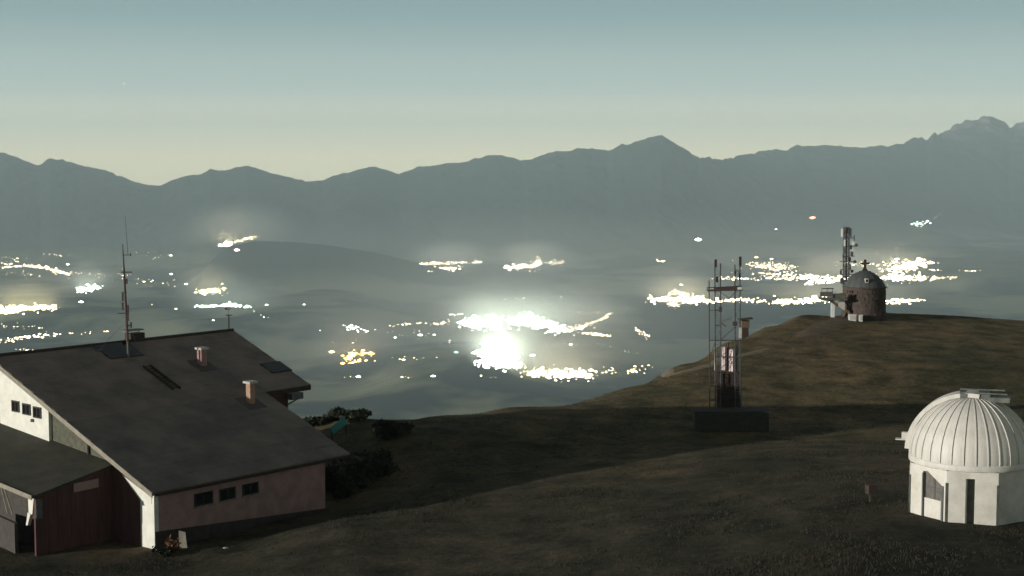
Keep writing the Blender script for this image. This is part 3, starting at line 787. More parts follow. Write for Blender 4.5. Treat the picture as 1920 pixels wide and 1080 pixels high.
# pale board and things at the wall foot
def prop_base(px, Y): return on_ground(px, Y)
p = near_hit(343, 1029, 70, 120)
bo = empty('leaning_board', p, 'pale upright board leaning at the foot of the brown hut wall beside the shrubs', 'board')
b = MB(); b.hexa([p + Vector((-.2, 0, -.1)), p + Vector((.26, 0, -.1)), p + Vector((.26, .06, -.1)), p + Vector((-.2, .06, -.1))],
                 [p + Vector((-.28, .25, 1.0)), p + Vector((.1, .25, .9)), p + Vector((.1, .31, .9)), p + Vector((-.28, .31, 1.0))]); b.build('board', M['trim'], bo)
b = MB(); b.bar(p + Vector((0, .35, -.1)), p + Vector((-.05, .28, .8)), .03); b.build('prop_stick', M['wood'], bo)
def stone(px, py, r, label, sx=1.6):
    p = near_hit(px, py, 66, 130); b = MB()
    prof = [(r * .2, -r * .3), (r * 1.0, -.02), (r * .8, r * .4), (r * .3, r * .6)]
    b.lathe((0, 0, 0), prof, 8)
    b.poly([(r * .3 * math.cos(i * math.pi / 4), r * .3 * math.sin(i * math.pi / 4), r * .6) for i in range(8)])
    b.v = [Vector((v.x * sx * random.uniform(.8, 1.2), v.y * random.uniform(.8, 1.2), v.z)) + p for v in b.v]
    o = b.build('stone', M['rock'], None, False, p); tag(o, label, 'stone')
stone(290, 1027, .16, 'small white stone on the grass below the white hut corner', 2.0)
stone(423, 1028, .12, 'single pale stone at the grass edge in front of the brown wall')

# ------------------------------------------------------------------ shrubs
def shrub(p, rx, rz, n, m, label, group=None, leaf=.16):
    o = empty('shrub', p, label, 'shrub', group)
    rg = np.random.default_rng(int(abs(p.x * 100) + n)); V_ = []; F_ = []
    cl = [(rg.uniform(-.6, .6) * rx, rg.uniform(-.6, .6) * rx, rg.uniform(.15, .8) * rz, rg.uniform(.35, .6)) for _ in range(9)]
    for i in range(n):
        c = cl[rg.integers(9)]; d = rg.normal(size=3); d /= np.linalg.norm(d); k = c[3] * rg.uniform(.5, 1.05)
        q = np.array([c[0] + d[0] * rx * k, c[1] + d[1] * rx * k, max(.02, c[2] + d[2] * rz * k * .8)])
        a = rg.normal(size=3); a /= np.linalg.norm(a); b_ = np.cross(a, rg.normal(size=3)); b_ /= np.linalg.norm(b_) + 1e-6
        l = leaf * rg.uniform(.6, 1.5); k0 = len(V_)
        V_ += [q - a * l, q + b_ * l * .45, q + a * l, q - b_ * l * .45]; F_.append((k0, k0 + 1, k0 + 2, k0 + 3))
    f = np_mesh('foliage', np.array(V_), np.array(F_), m, False); f.parent = o
    b = MB()
    for i in range(5):
        t = i * 1.26; b.bar(p + Vector((0, 0, -.15)), p + Vector((math.cos(t) * rx * .5, math.sin(t) * rx * .5, rz * .7)), .03, .012, 5)
    b.build('stems', M['bark'], o)
    return o
for px, Y, rx, rz, lab in ((590, 127, 1.3, .75, 'low dark shrub on the bank just behind the right end of the big roof'),
                           (668, 127, 1.5, .65, 'broad dark shrub on the bank right of the teal board'),
                           (632, 128, 1.0, .8, 'round dark shrub on the bank behind the teal board'),
                           (735, 118, 1.5, .9, 'dark shrub on the slope below the white marker post'),
                           (640, 104, 1.4, 1.9, 'tall dark shrub against the right end of the brown hut wall'),
                           (672, 106, 1.5, 1.7, 'dark shrub behind and right of the tall one by the hut wall'),
                           (712, 109, 1.5, 1.5, 'outermost dark shrub of the clump right of the hut')):
    shrub(on_ground(px, Y), rx, rz, 900, M['leaf'], lab, 'shrubs on the bank beside the hut', .2)
p = near_hit(324, 1036, 70, 110)
shrub(p, .45, .9, 420, M['leaf2'], 'reddish flowering shrub at the foot of the white hut corner', None, .09)
p = near_hit(300, 1042, 70, 110)
shrub(p, .6, .5, 420, M['leaf'], 'small dark shrub below the white hut corner, left of the reddish one', None, .1)

# teal board on the bank and the small marker post
p = on_ground(636, 121)
tb = empty('tilted_board', p, 'teal plastic slide-like board tilted on the dark bank behind the hut', 'board')
a_ = P(622, 808, 120.5); c_ = P(648, 788, 121.5)
d = (c_ - a_).normalized(); sdv = Vector((-.1, 0, .28))
b = MB(); b.hexa([a_ - sdv, c_ - sdv, c_ - sdv + Vector((0, .08, 0)), a_ - sdv + Vector((0, .08, 0))], [a_ + sdv, c_ + sdv, c_ + sdv + Vector((0, .08, 0)), a_ + sdv + Vector((0, .08, 0))]); b.build('sheet', M['teal'], tb)
b = MB(); b.bar(Vector((a_.x, a_.y + .2, gz(a_.x, a_.y) - .2)), a_ + Vector((0, .15, 0)), .05); b.bar(Vector((c_.x, c_.y + .2, gz(c_.x, c_.y) - .2)), c_ + Vector((0, .15, 0)), .05); b.build('support', M['dark_wood'], tb)
b = MB(); b.box(c_ + Vector((-.35, -.02, .3)), (.3, .1, .14)); b.build('end_cap', M['cap'], tb)
p = near_hit(701, 816, 90, 140)
mk = empty('marker_post', p, 'thin dark post with a tiny white reflector on the slope behind the hut', 'post')
b = MB(); b.bar(p - UP * .2, p + UP * .55, .03); b.build('post', M['dark_wood'], mk)
b = MB(); b.box(p + UP * .42 - Vector((0, .035, 0)), (.07, .02, .22)); b.build('reflector', M['panel'], mk)

# ------------------------------------------------------------------ observatory dome
DC = P(1817, 958, 79.0); DC.z = gz(DC.x, DC.y) + .02
az_cam = math.atan2(DC.x, DC.y)
def ddir(th):  # outward direction, th degrees right of facing the camera
    a = az_cam + math.pi - math.radians(th); return Vector((math.sin(a), math.cos(a), 0))
R_ = 3.0; WH = 2.55; CYL = .12
obs = empty('observatory', DC, 'white observatory with ribbed moonlit dome on an eight-sided base in the meadow', 'observatory')
# eight-sided base: separate facet walls, the lit one with a window and the next with a doorway
corn = [-65 + 45 * i for i in range(8)]
def facet_pt(i, f, z, off=0.0):
    a = ddir(corn[i]) * (R_ * 1.065); b_ = ddir(corn[(i + 1) % 8]) * (R_ * 1.065)
    n = (a + b_).normalized()
    return DC + a.lerp(b_, f) + n * off + UP * z
def facet_block(i, f0, f1, z0, z1, o0, o1, name, m):
    b = MB(); b.hexa([facet_pt(i, f0, z0, o0), facet_pt(i, f1, z0, o0), facet_pt(i, f1, z0, o1), facet_pt(i, f0, z0, o1)],
                     [facet_pt(i, f0, z1, o0), facet_pt(i, f1, z1, o0), facet_pt(i, f1, z1, o1), facet_pt(i, f0, z1, o1)])
    return b.build(name, m, obs)
def facet_poly(i, pts, o0, o1, name, m):
    b = MB(); b.hexa([facet_pt(i, f, z, o0) for f, z in pts], [facet_pt(i, f, z, o1) for f, z in pts]); return b.build(name, m, obs)
BZ = -.5
for i in range(8):
    if i == 0:      # window facet
        facet_block(i, 0.0, .36, BZ, WH, -.2, 0, 'wall', M['dome_wall'])
        facet_block(i, .9, 1, BZ, WH, -.2, 0, 'wall', M['dome_wall'])
        facet_block(i, .36, .9, BZ, .95, -.2, -.06, 'wall_panel', M['dome_wall'])
        facet_poly(i, [(.36, 2.28), (.48, 2.32), (.9, 1.72), (.9, WH), (.36, WH)], -.2, 0, 'wall', M['dome_wall'])
        facet_block(i, .37, .89, .95, 2.3, -.19, -.13, 'pane', M['pane_grey'])
        facet_block(i, .37, .89, 1.52, 1.56, -.13, -.10, 'glazing_bar', M['grey'])
        facet_block(i, .61, .65, .96, 2.1, -.13, -.10, 'glazing_bar', M['grey'])
        facet_block(i, .35, .38, BZ, 2.2, -.05, .05, 'jamb', M['grey'])
        facet_block(i, .88, .93, BZ, 1.75, -.05, .06, 'jamb', M['grey'])
    elif i == 1:    # doorway facet
        facet_block(i, 0.0, .40, BZ, WH, -.2, 0, 'wall', M['dome_wall'])
        facet_block(i, .55, 1, BZ, WH, -.2, 0, 'wall', M['dome_wall'])
        facet_block(i, .40, .55, 2.2, WH, -.2, 0, 'wall', M['dome_wall'])
        facet_block(i, .405, .545, BZ, 2.15, -.3, -.22, 'door', M['door'])
        facet_block(i, .51, .525, .95, 1.1, -.22, -.17, 'door_handle', M['grey'])
        facet_block(i, .37, .40, BZ, 2.2, -.04, .06, 'jamb', M['grey'])
    else:
        facet_block(i, 0.0, 1, BZ, WH, -.2, 0, 'wall', M['dome_wall'])
for i in range(8):
    q = DC + ddir(corn[i]) * (R_ * 1.05)
    b = MB(); b.box(q + UP * ((WH + BZ) / 2 - .3), (.13, .13, WH - BZ - .6), 0); b.build('corner_post', M['grey'], obs)
b = MB(); b.lathe(DC, [(R_ - .2, WH - .02), (R_ + .03, WH - .02), (R_ + .05, WH + .04), (R_ + .05, WH + .26), (R_ + .02, WH + .3), (R_ - .2, WH + .3)], 64); b.build('dome_ring', M['dome'], obs, True)
NG = 32
def dprof(n=12):
    pr = [(R_ - .02, WH + .28)]
    for k in range(n + 1):
        ph = math.pi / 2 * k / n * .985
        pr.append((R_ * math.cos(ph) * (1 if ph else 1) , WH + .28 + CYL + R_ * .98 * math.sin(ph)))
    return pr
def pivot_mesh(b, m, name, smooth):
    me = bpy.data.meshes.new(name); me.from_pydata([tuple(v - DC) for v in b.v], [], b.f); me.materials.append(m)
    if smooth: me.polygons.foreach_set('use_smooth', [True] * len(me.polygons))
    return me
gA = 2 * math.pi / NG
bp_ = MB(); pr = dprof(); k0 = 0
for (r, z) in pr:
    for a, dr in ((gA * .02, -.01), (gA * .5, .035), (gA * .98, -.01)):
        bp_.v.append(DC + Vector(((r + dr * min(1, r)) * math.cos(a), (r + dr * min(1, r)) * math.sin(a), z)))
for j in range(len(pr) - 1):
    for i in range(2):
        bp_.f.append((j * 3 + i, j * 3 + i + 1, j * 3 + i + 4, j * 3 + i + 3))
me_p = pivot_mesh(bp_, M['dome'], 'dome_panel', True)
br_ = MB()
for j in range(len(pr) - 1):
    (r0, z0), (r1, z1) = pr[j], pr[j + 1]
    def rp_(r, z, da, out):
        a = da / max(r, .25); return DC + Vector(((r + out) * math.cos(a), (r + out) * math.sin(a), z + out * .3))
    w_ = .022
    br_.hexa([rp_(r0, z0, -w_, -.03), rp_(r0, z0, w_, -.03), rp_(r0, z0, w_, .05), rp_(r0, z0, -w_, .05)],
             [rp_(r1, z1, -w_, -.03), rp_(r1, z1, w_, -.03), rp_(r1, z1, w_, .05), rp_(r1, z1, -w_, .05)])
me_r = pivot_mesh(br_, M['dome'], 'dome_rib', False)
for i in range(NG):
    for nm, me in (('dome_panel', me_p), ('dome_rib', me_r)):
        ob = bpy.data.objects.new(nm, me); ob.parent = obs; ob.rotation_euler = (0, 0, gA * i); COL.objects.link(ob)
# shutter band over the slit, from the left foot of the dome up across the crown
sdir = ddir(-97); side = Vector((-sdir.y, sdir.x, 0))
if side.dot(CAM - DC) < 0: side = -side
zc0 = WH + .28 + CYL
b = MB(); hw = .62; prev = None
for k in range(19):
    ph = math.radians(2 + 96 * k / 18); out = .2
    rr = R_ + out; c0 = DC + UP * zc0
    o_ = c0 + sdir * (rr * math.cos(ph)) + UP * (rr * .98 * math.sin(ph)); i_ = c0 + sdir * ((R_ - .02) * math.cos(ph)) + UP * ((R_ - .02) * .98 * math.sin(ph))
    cur = [i_ - side * hw, i_ + side * hw, o_ + side * hw, o_ - side * hw]
    if prev: b.hexa(prev, cur)
    prev = cur
b.build('shutter', M['dome'], obs)
crown = DC + UP * (zc0 + R_ * .98)
xr = ddir(90); xf = ddir(0)
rzb = math.atan2(xr.y, xr.x)
b = MB(); b.box(crown + xr * .15 + UP * .06 - xf * .1, (1.45, 1.4, .24), rzb); b.build('shutter_housing', M['shut'], obs)
b = MB(); b.box(crown + xr * 1.3 - UP * .08 + xf * .1, (1.1, 1.15, .24), rzb - .05); b.build('shutter_end', M['shut'], obs)
b = MB()
b.box(crown + xr * .55 + UP * .2 + xf * .45, (2.3, .07, .07), rzb - .04); b.box(crown + xr * .5 + UP * .22 - xf * .7, (2.2, .07, .07), rzb + .03)
b.build('shutter_rail', M['shut'], obs)
# little platform with a motor at the left foot of the dome
q = DC + ddir(-90) * (R_ + .12) + UP * (WH + .95)
b = MB(); b.box(q + ddir(-90) * .22, (.75, .45, .05), rzb); b.build('motor_shelf', M['dome'], obs)
b = MB(); b.box(q + ddir(-90) * .12 + UP * .2, (.34, .3, .34), rzb); b.build('drive_motor', M['dome'], obs)

# wooden post with a small box in the shaded meadow left of the dome
p = near_hit(1632, 942, 66, 100)
pb = empty('post_box', p, 'dark box on a low post in the shaded meadow left of the observatory', 'box')
b = MB(); b.bar(p - UP * .3, p + UP * .55, .07); b.build('post', M['dark_wood'], pb)
b = MB(); b.box(p + UP * .72, (.42, .4, .5), .3); b.build('box', M['dark_wood'], pb)
b = MB(); b.hexa([p + Vector((-.3, -.28, .97)), p + Vector((.3, -.28, .97)), p + Vector((.3, .28, 1.06)), p + Vector((-.3, .28, 1.06))], [p + Vector((-.3, -.28, 1.0)), p + Vector((.3, -.28, 1.0)), p + Vector((.3, .28, 1.09)), p + Vector((-.3, .28, 1.09))]); b.build('lid', M['dark_wood'], pb)

# ------------------------------------------------------------------ summit chapel
CC = on_ground(1620, 191.0)
k_ = 191.0 / F
ch = empty('chapel', CC, 'small round stone chapel with dark domed cap and a cross on the summit', 'chapel')
b = MB(); b.lathe(CC, [(2.85, -.6), (2.78, .25), (2.58, .9), (2.5, 2.2), (2.46, 3.75), (2.2, 3.75)], 40)
# uneven masonry
rg = np.random.default_rng(5)
b.v = [v + Vector((rg.normal() * .025, rg.normal() * .025, 0)) for v in b.v]
b.build('wall', M['chapel'], ch)
for row in range(9):      # courses of rough stones standing a little proud of the wall
    zr = .25 + row * .385; rr_ = 2.5 + (.28 if row == 0 else .09 if row == 1 else .02)
    nst = 20
    for i in range(nst):
        a = 2 * math.pi * (i + .5 * (row % 2) + rg.uniform(-.12, .12)) / nst
        if math.sin(a) > .25: continue        # only the side the meadow sees
        hw_ = rg.uniform(.24, .36); hh = rg.uniform(.13, .18); o1 = rg.uniform(.01, .04)
        dv = Vector((math.cos(a), math.sin(a), 0)); tv = Vector((-dv.y, dv.x, 0)); c = CC + UP * zr + dv * (rr_ - .05)
        q = [c - tv * hw_ - UP * hh, c + tv * hw_ - UP * hh, c + tv * hw_ * .9 + UP * hh, c - tv * hw_ * .95 + UP * hh]
        b = MB(); b.hexa(q, [p_ + dv * (o1 + .05) for p_ in q]); b.build('stone', M['chapel'], ch)
b = MB(); b.lathe(CC, [(2.3, 3.74), (2.62, 3.74), (2.64, 3.86), (2.45, 3.92)], 40); b.build('cornice', M['chapel'], ch)
cap_p = [(2.5, 3.90), (2.38, 4.2), (2.05, 4.72), (1.55, 5.2), (1.1, 5.5), (.78, 5.62), (.7, 5.74), (.3, 5.78), (.02, 5.8)]
b = MB(); b.lathe(CC, cap_p, 32); cp = b.build('cap', M['copper'], ch, True)
for i in range(16):
    a = 2 * math.pi * i / 16; b = MB()
    for (r0, z0), (r1, z1) in zip(cap_p[:5], cap_p[1:6]):
        b.bar(CC + Vector((r0 * math.cos(a), r0 * math.sin(a), z0)), CC + Vector((r1 * math.cos(a), r1 * math.sin(a), z1)), .035, n=4)
    b.build('seam', M['copper'], ch)
b = MB(); b.box(CC + Vector((-.25, -2.05, 4.75)), (.4, .5, .5)); b.build('dormer', M['cap'], ch)
b = MB(); b.box(CC + Vector((-.25, -2.31, 4.75)), (.24, .02, .3)); b.build('dormer_window', M['glass'], ch)
cr = CC + UP * 5.75
b = MB(); b.hexa([cr + Vector(v) for v in ((-.35, -.3, 0), (.35, -.3, 0), (.35, .3, 0), (-.35, .3, 0))], [cr + Vector(v) for v in ((-.17, -.15, .35), (.17, -.15, .35), (.17, .15, .35), (-.17, .15, .35))])
b.box(cr + UP * .85, (.3, .22, 1.1)); b.box(cr + UP * .93 + Vector((-.36, 0, 0)), (.42, .2, .22)); b.box(cr + UP * .93 + Vector((.36, 0, 0)), (.42, .2, .22)); b.build('cross', M['dark_wood'], ch)
b = MB(); b.bar(CC + Vector((2.45, -.3, 3.85)), CC + Vector((2.75, -.35, 3.7)), .05); b.build('spout', M['dark_wood'], ch)

# viewing platform left of the chapel
g0 = on_ground(1565, 189.0)
vp_ = empty('viewing_platform', g0, 'small raised viewing platform with railing on a white post beside the chapel', 'platform')
def C2(px, py, Y=189.0): return P(px, py, Y)
b = MB(); a_, c_ = C2(1537, 560), C2(1586, 560)
b.hexa([a_ + Vector((0, -.9, -.12)), c_ + Vector((0, -.9, -.12)), c_ + Vector((0, .9, -.12)), a_ + Vector((0, .9, -.12))], [a_ + Vector((0, -.9, .1)), c_ + Vector((0, -.9, .1)), c_ + Vector((0, .9, .1)), a_ + Vector((0, .9, .1))]); b.build('deck', M['grey'], vp_)
b = MB(); a_, c_ = C2(1538, 548, 188.1), C2(1562, 548, 188.1)
b.hexa([a_ + UP * -.55, c_ + UP * -.55, c_ + Vector((0, .06, -.55)), a_ + Vector((0, .06, -.55))], [a_ + UP * .05, c_ + UP * .05, c_ + Vector((0, .06, .05)), a_ + Vector((0, .06, .05))]); b.build('railing_panel', M['grey'], vp_)
for px in (1541, 1551, 1561):
    b = MB(); b.bar(C2(px, 558, 188.1), C2(px, 541, 188.1), .04); b.build('railing_post', M['steel'], vp_)
b = MB(); b.bar(C2(1541, 541, 188.1), C2(1563, 541, 188.1), .06); b.build('handrail', M['dark_wood'], vp_)
b = MB(); b.hexa([C2(1562, 560, 188.2), C2(1584, 560, 188.2), C2(1584, 560, 188.3), C2(1562, 560, 188.3)], [C2(1562, 551, 188.2), C2(1584, 549, 188.2), C2(1584, 549, 188.3), C2(1562, 551, 188.3)]); b.build('side_panel', M['stone'], vp_)
b = MB(); q = C2(1561.5, 572); b.box(Vector((q.x, q.y, (g0.z + C2(1561, 560).z) / 2 - .3)), (.42, .3, C2(1561, 560).z - g0.z + .5)); b.build('post', M['panel'], vp_)
b = MB(); b.bar(C2(1553, 561), C2(1590, 585), .24, n=4); b.build('stair', M['wood'], vp_)
b = MB(); b.hexa([C2(1572, 575, 188.8), C2(1584, 583, 188.8), C2(1584, 583, 188.9), C2(1572, 575, 188.9)], [C2(1572, 564, 188.8), C2(1584, 560, 188.8), C2(1584, 560, 188.9), C2(1572, 564, 188.9)]); b.build('infill_panel', M['cap'], vp_)
for px, w_, lab in ((1598, .85, 'wider white cabinet at the foot of the chapel, next to the platform stair'), (1613.5, .42, 'narrow white cabinet at the foot of the chapel, right of the wider one')):
    p = on_ground(px, 187.6); o = empty('cabinet', p, lab, 'cabinet', 'white cabinets at the chapel foot')
    b = MB(); b.box(p + UP * .32, (w_, .4, .84)); b.build('body', M['panel'], o)
    b = MB(); b.box(p + UP * .77, (w_ + .08, .48, .06)); b.build('lid', M['cap'], o)
    b = MB(); b.box(p + UP * .4 - Vector((0, .21, 0)), (w_ * .8, .02, .5)); b.build('door', M['cap'], o)

# radio mast behind the chapel
MBASE = on_ground(1586, 194.0); topz = P(1584, 426, 194).z
rm = empty('radio_mast', MBASE, 'slim lattice radio mast crowded with antennas behind the round chapel', 'radio mast')
Hh = topz - MBASE.z; hw = .32
def LP(sx, sy, z, k=1.0): return MBASE + Vector((-.13 * z / Hh + sx * hw * k, sy * hw * k, z))
for sx in (-1, 1):
    for sy in (-1, 1):
        b = MB(); b.bar(LP(sx, sy, -.5), LP(sx, sy, Hh), .05, .045, 6); b.build('leg', M['steel'], rm)
nb = 18; b = MB()
for i in range(nb):
    z0 = Hh * i / nb; z1 = Hh * (i + 1) / nb
    for (ax_, ay_), (bx_, by_) in (((-1, -1), (1, -1)), ((1, -1), (1, 1)), ((1, 1), (-1, 1)), ((-1, 1), (-1, -1))):
        b.bar(LP(ax_, ay_, z0), LP(bx_, by_, z1), .034, n=4); b.bar(LP(ax_, ay_, z1), LP(bx_, by_, z1), .034, n=4)
br = b.build('lattice_bracing', M['steel'], rm)
b = MB(); b.bar(LP(0, 0, 0.5), LP(0, 0, Hh - .2), .12, n=8); b.build('cable_ladder', M['dark_wood'], rm)
def mast_x(px): return (px - 1585) * 194 / F
for px, py, sz, mm in ((1574, 436, (.22, .2, 1.0), 'panel'), (1582.5, 432, (.3, .3, .7), 'dark_wood'), (1590, 436, (.2, .2, 1.1), 'steel'), (1595, 456, (.3, .25, .5), 'panel'), (1597, 447, (.1, .1, .9), 'steel'),
                       (1593, 476, (.3, .3, .6), 'steel'), (1595, 468, (.2, .2, .35), 'panel'), (1577, 480, (.16, .2, .5), 'steel'), (1573, 510, (.18, .2, .5), 'dark_wood'), (1575, 527, (.24, .24, .6), 'steel'), (1594, 508, (.3, .2, .35), 'dark_wood'), (1579, 455, (.16, .2, .8), 'panel'), (1591, 463, (.2, .2, .5), 'dark_wood'), (1589, 486, (.3, .2, .5), 'dark_wood'), (1578, 497, (.2, .2, .4), 'steel'), (1590, 500, (.2, .2, .6), 'steel'), (1581, 470, (.2, .2, .6), 'steel')):
    z = P(px, py, 194).z
    b = MB(); b.box(Vector((MBASE.x + mast_x(px), MBASE.y - .35, z)), sz); b.build('panel_antenna', M[mm], rm)
for py, x0, x1 in ((490, 1571, 1600), (461, 1582, 1602), (514, 1573, 1598), (480, 1576, 1598), (530, 1572, 1588), (505, 1572, 1592), (446, 1580, 1598)):
    z = P(1585, py, 194).z; b = MB(); b.bar(Vector((MBASE.x + mast_x(x0), MBASE.y - .3, z)), Vector((MBASE.x + mast_x(x1), MBASE.y - .3, z)), .05); b.build('cross_arm', M['steel'], rm)
for px, py, r in ((1600, 459, .22), (1574, 524, .25), (1598, 490, .2)):
    q = Vector((MBASE.x + mast_x(px), MBASE.y - .5, P(px, py, 194).z)); b = MB()
    b.bar(q, q + Vector((0, -.16, 0)), r * .4, r, 12); b.build('dish', M['steel'], rm)

# ------------------------------------------------------------------ twin lattice tower with platform
TY = 127.0
TB = on_ground(1362, TY)
tw = empty('lattice_tower', TB, 'twin lattice antenna tower with a cross platform and white panels inside its legs', 'lattice tower')
def T2(px, py, dy=0.0): return P(px, py, TY + dy)
def vleg(px0, px1, py0, py1, dy, r, m='steel', name='leg'):
    b = MB(); b.bar(T2(px0, py0, dy), T2(px1, py1, dy), r, r, 6); b.build(name, M[m], tw)
for px, pt in ((1341, 488), (1351.5, 494), (1378.5, 496), (1388, 484)):
    for dy in (-.2, .2):
        vleg(px + .6 + dy * 2, px - .6 + dy * 2, 812, pt, dy, .035)
vleg(1331, 1329.5, 812, 526, 0, .045, 'red_steel', 'side_pole')
b = MB()
for xa, xb, pt in ((1341, 1351.5, 494), (1378.5, 1388, 496)):
    y = 800
    k = 0
    while y - 11 > pt:
        for dy in (-.2, .2):
            x0, x1 = (xa, xb) if k % 2 else (xb, xa)
            b.bar(T2(x0, y, dy), T2(x1, y - 11, dy), .018, n=4); b.bar(T2(xa, y, dy), T2(xb, y, dy), .018, n=4)
        y -= 11; k += 1
b.build('lattice_bracing', M['steel'], tw)
# platform
b = MB(); q0, q1 = T2(1326, 545), T2(1391, 543); b.hexa([q0 + Vector((0, -.5, -.03)), q1 + Vector((0, -.5, -.03)), q1 + Vector((0, .5, -.03)), q0 + Vector((0, .5, -.03))], [q0 + Vector((0, -.5, .05)), q1 + Vector((0, -.5, .05)), q1 + Vector((0, .5, .05)), q0 + Vector((0, .5, .05))]); b.build('platform', M['red_steel'], tw)
b = MB(); b.bar(T2(1325, 540, -.45), T2(1391, 536.5, -.45), .04); b.build('handrail', M['dark_wood'], tw)
b = MB(); q0, q1 = T2(1339, 541, -.47), T2(1385, 540, -.47); b.hexa([q0 + UP * -.1, q1 + UP * -.1, q1 + Vector((0, .03, -.1)), q0 + Vector((0, .03, -.1))], [q0 + UP * .08, q1 + UP * .08, q1 + Vector((0, .03, .08)), q0 + Vector((0, .03, .08))]); b.build('toe_board', M['red_steel'], tw)
for px in (1327, 1339, 1351, 1365, 1378, 1390):
    b = MB(); b.bar(T2(px, 545, -.45), T2(px, 538, -.45), .022, n=4); b.build('railing_post', M['dark_wood'], tw)
for x0, y0, x1, y1 in ((1352, 548, 1370, 561), (1378, 548, 1366, 561), (1352, 637, 1379, 612), (1352, 668, 1379, 690), (1379, 668, 1352, 690), (1352, 668, 1379, 646), (1332, 668, 1341, 640)):
    b = MB(); b.bar(T2(x0, y0), T2(x1, y1), .028, n=4); b.build('diagonal_brace', M['red_steel'], tw)
for x0, x1, py, r, mm in ((1330, 1389, 638, .05, 'dark_wood'), (1340, 1389, 669, .05, 'steel'), (1340, 1389, 698, .06, 'dark_wood'), (1341, 1352, 582, .05, 'red_steel'), (1330, 1342, 582, .03, 'red_steel'), (1378, 1388, 508, .04, 'red_steel'), (1341, 1352, 610, .05, 'red_steel'),
                          (1330, 1389, 724, .05, 'dark_wood'), (1330, 1389, 750, .05, 'dark_wood')):
    b = MB(); b.bar(T2(x0, py), T2(x1, py), r, n=4); b.build('cross_bar', M[mm], tw)
for px, py, w_, h_, mm in ((1342, 494, 4.5, 15, 'dark_wood'), (1344.5, 524, 4, 11, 'dark_wood'), (1388, 490, 4.5, 18, 'dark_wood'), (1387, 519, 3.5, 13, 'dark_wood'), (1378.5, 512, 3, 7, 'dark_wood'), (1386.5, 541, 8, 5, 'panel'), (1351, 580, 5, 10, 'red_steel'), (1388, 624, 5, 20, 'cap'), (1378, 607, 8, 8, 'red_steel')):
    q = T2(px, py, -.4); k = TY / F; b = MB(); b.box(q, (w_ * k, .15, h_ * k)); b.build('panel_antenna', M[mm], tw)
b = MB(); b.bar(T2(1353, 602, -.2), T2(1372, 597, -.2), .025, n=4)
for i in range(5):
    x = 1355 + i * 4; b.bar(T2(x, 602 - i * 1.2 - 5, -.2), T2(x, 602 - i * 1.2 + 5, -.2), .014, n=4)
b.build('yagi_antenna', M['wood'], tw)
b = MB(); b.bar(T2(1353, 606, -.3), T2(1361, 612, -.3), .05, n=6); b.build('antenna_arm', M['wood'], tw)
k = TY / F
for px, w_, y0, y1, mm in ((1341.5, 3, 646, 695, 'panel'), (1357.5, 9.5, 650, 694, 'pink'), (1372, 13, 654, 696, 'pink'), (1364.3, 3.5, 642, 697, 'red_steel'), (1381, 3, 645, 697, 'red_steel')):
    q = T2(px, (y0 + y1) / 2, .45); b = MB(); b.box(q, (w_ * k * .9, w_ * k * .9, (y1 - y0) * k), -.7); b.build('inner_panel', M[mm], tw)
for y0 in range(700, 764, 8):       # dark louvred skirt between the legs
    q = T2(1367, y0 + 4, .2); b = MB(); b.box(q, (46 * k, .12, 7.8 * k)); b.build('louvre', M['dark_wood'], tw)
# dark equipment cabin at the tower foot
cb = on_ground(1369, TY - 1.6)
ec = empty('equipment_cabin', cb, 'low flat-roofed dark equipment cabin at the foot of the lattice tower', 'cabin')
ztop = P(1369, 770, TY - 1.6).z
wc = 140 * (TY - 1.6) / F
for i in range(14):
    b = MB(); x = cb.x - wc / 2 + wc * (i + .5) / 14; b.box((x, cb.y - .9 + random.uniform(-.01, .01), (cb.z - .5 + ztop) / 2), (wc / 14 * .95, .1, ztop - cb.z + .5)); b.build('board', M['tar'], ec)
b = MB(); b.box((cb.x, cb.y, (cb.z - .5 + ztop) / 2), (wc - .1, 1.68, ztop - cb.z + .45)); b.build('body', M['tar'], ec)
b = MB(); b.box((cb.x, cb.y, ztop + .05), (wc + .25, 2.1, .1)); b.build('roof', M['tar'], ec)

# roofed instrument box on the hill flank behind the tower
ip = near_hit(1397, 634, 120, 200)
ib = empty('instrument_shelter', ip, 'dark roofed instrument shelter on a thick post, on the hill flank beside the lattice tower', 'shelter')
kk = ip.y / F
b = MB(); b.box(ip + UP * (9 * kk), (12 * kk, .5, 24 * kk)); b.build('post', M['dark_wood'], ib)
b = MB(); b.box(ip + UP * (27 * kk), (15 * kk, .8, 13 * kk)); b.build('body', M['wood'], ib)
q = ip + UP * (35 * kk); b = MB(); b.hexa([q + Vector((-13 * kk, -.8, -.05)), q + Vector((13 * kk, -.8, .15)), q + Vector((13 * kk, .8, .15)), q + Vector((-13 * kk, .8, -.05))], [q + Vector((-13 * kk, -.8, .06)), q + Vector((13 * kk, -.8, .26)), q + Vector((13 * kk, .8, .26)), q + Vector((-13 * kk, .8, .06))]); b.build('roof', M['dark_wood'], ib)

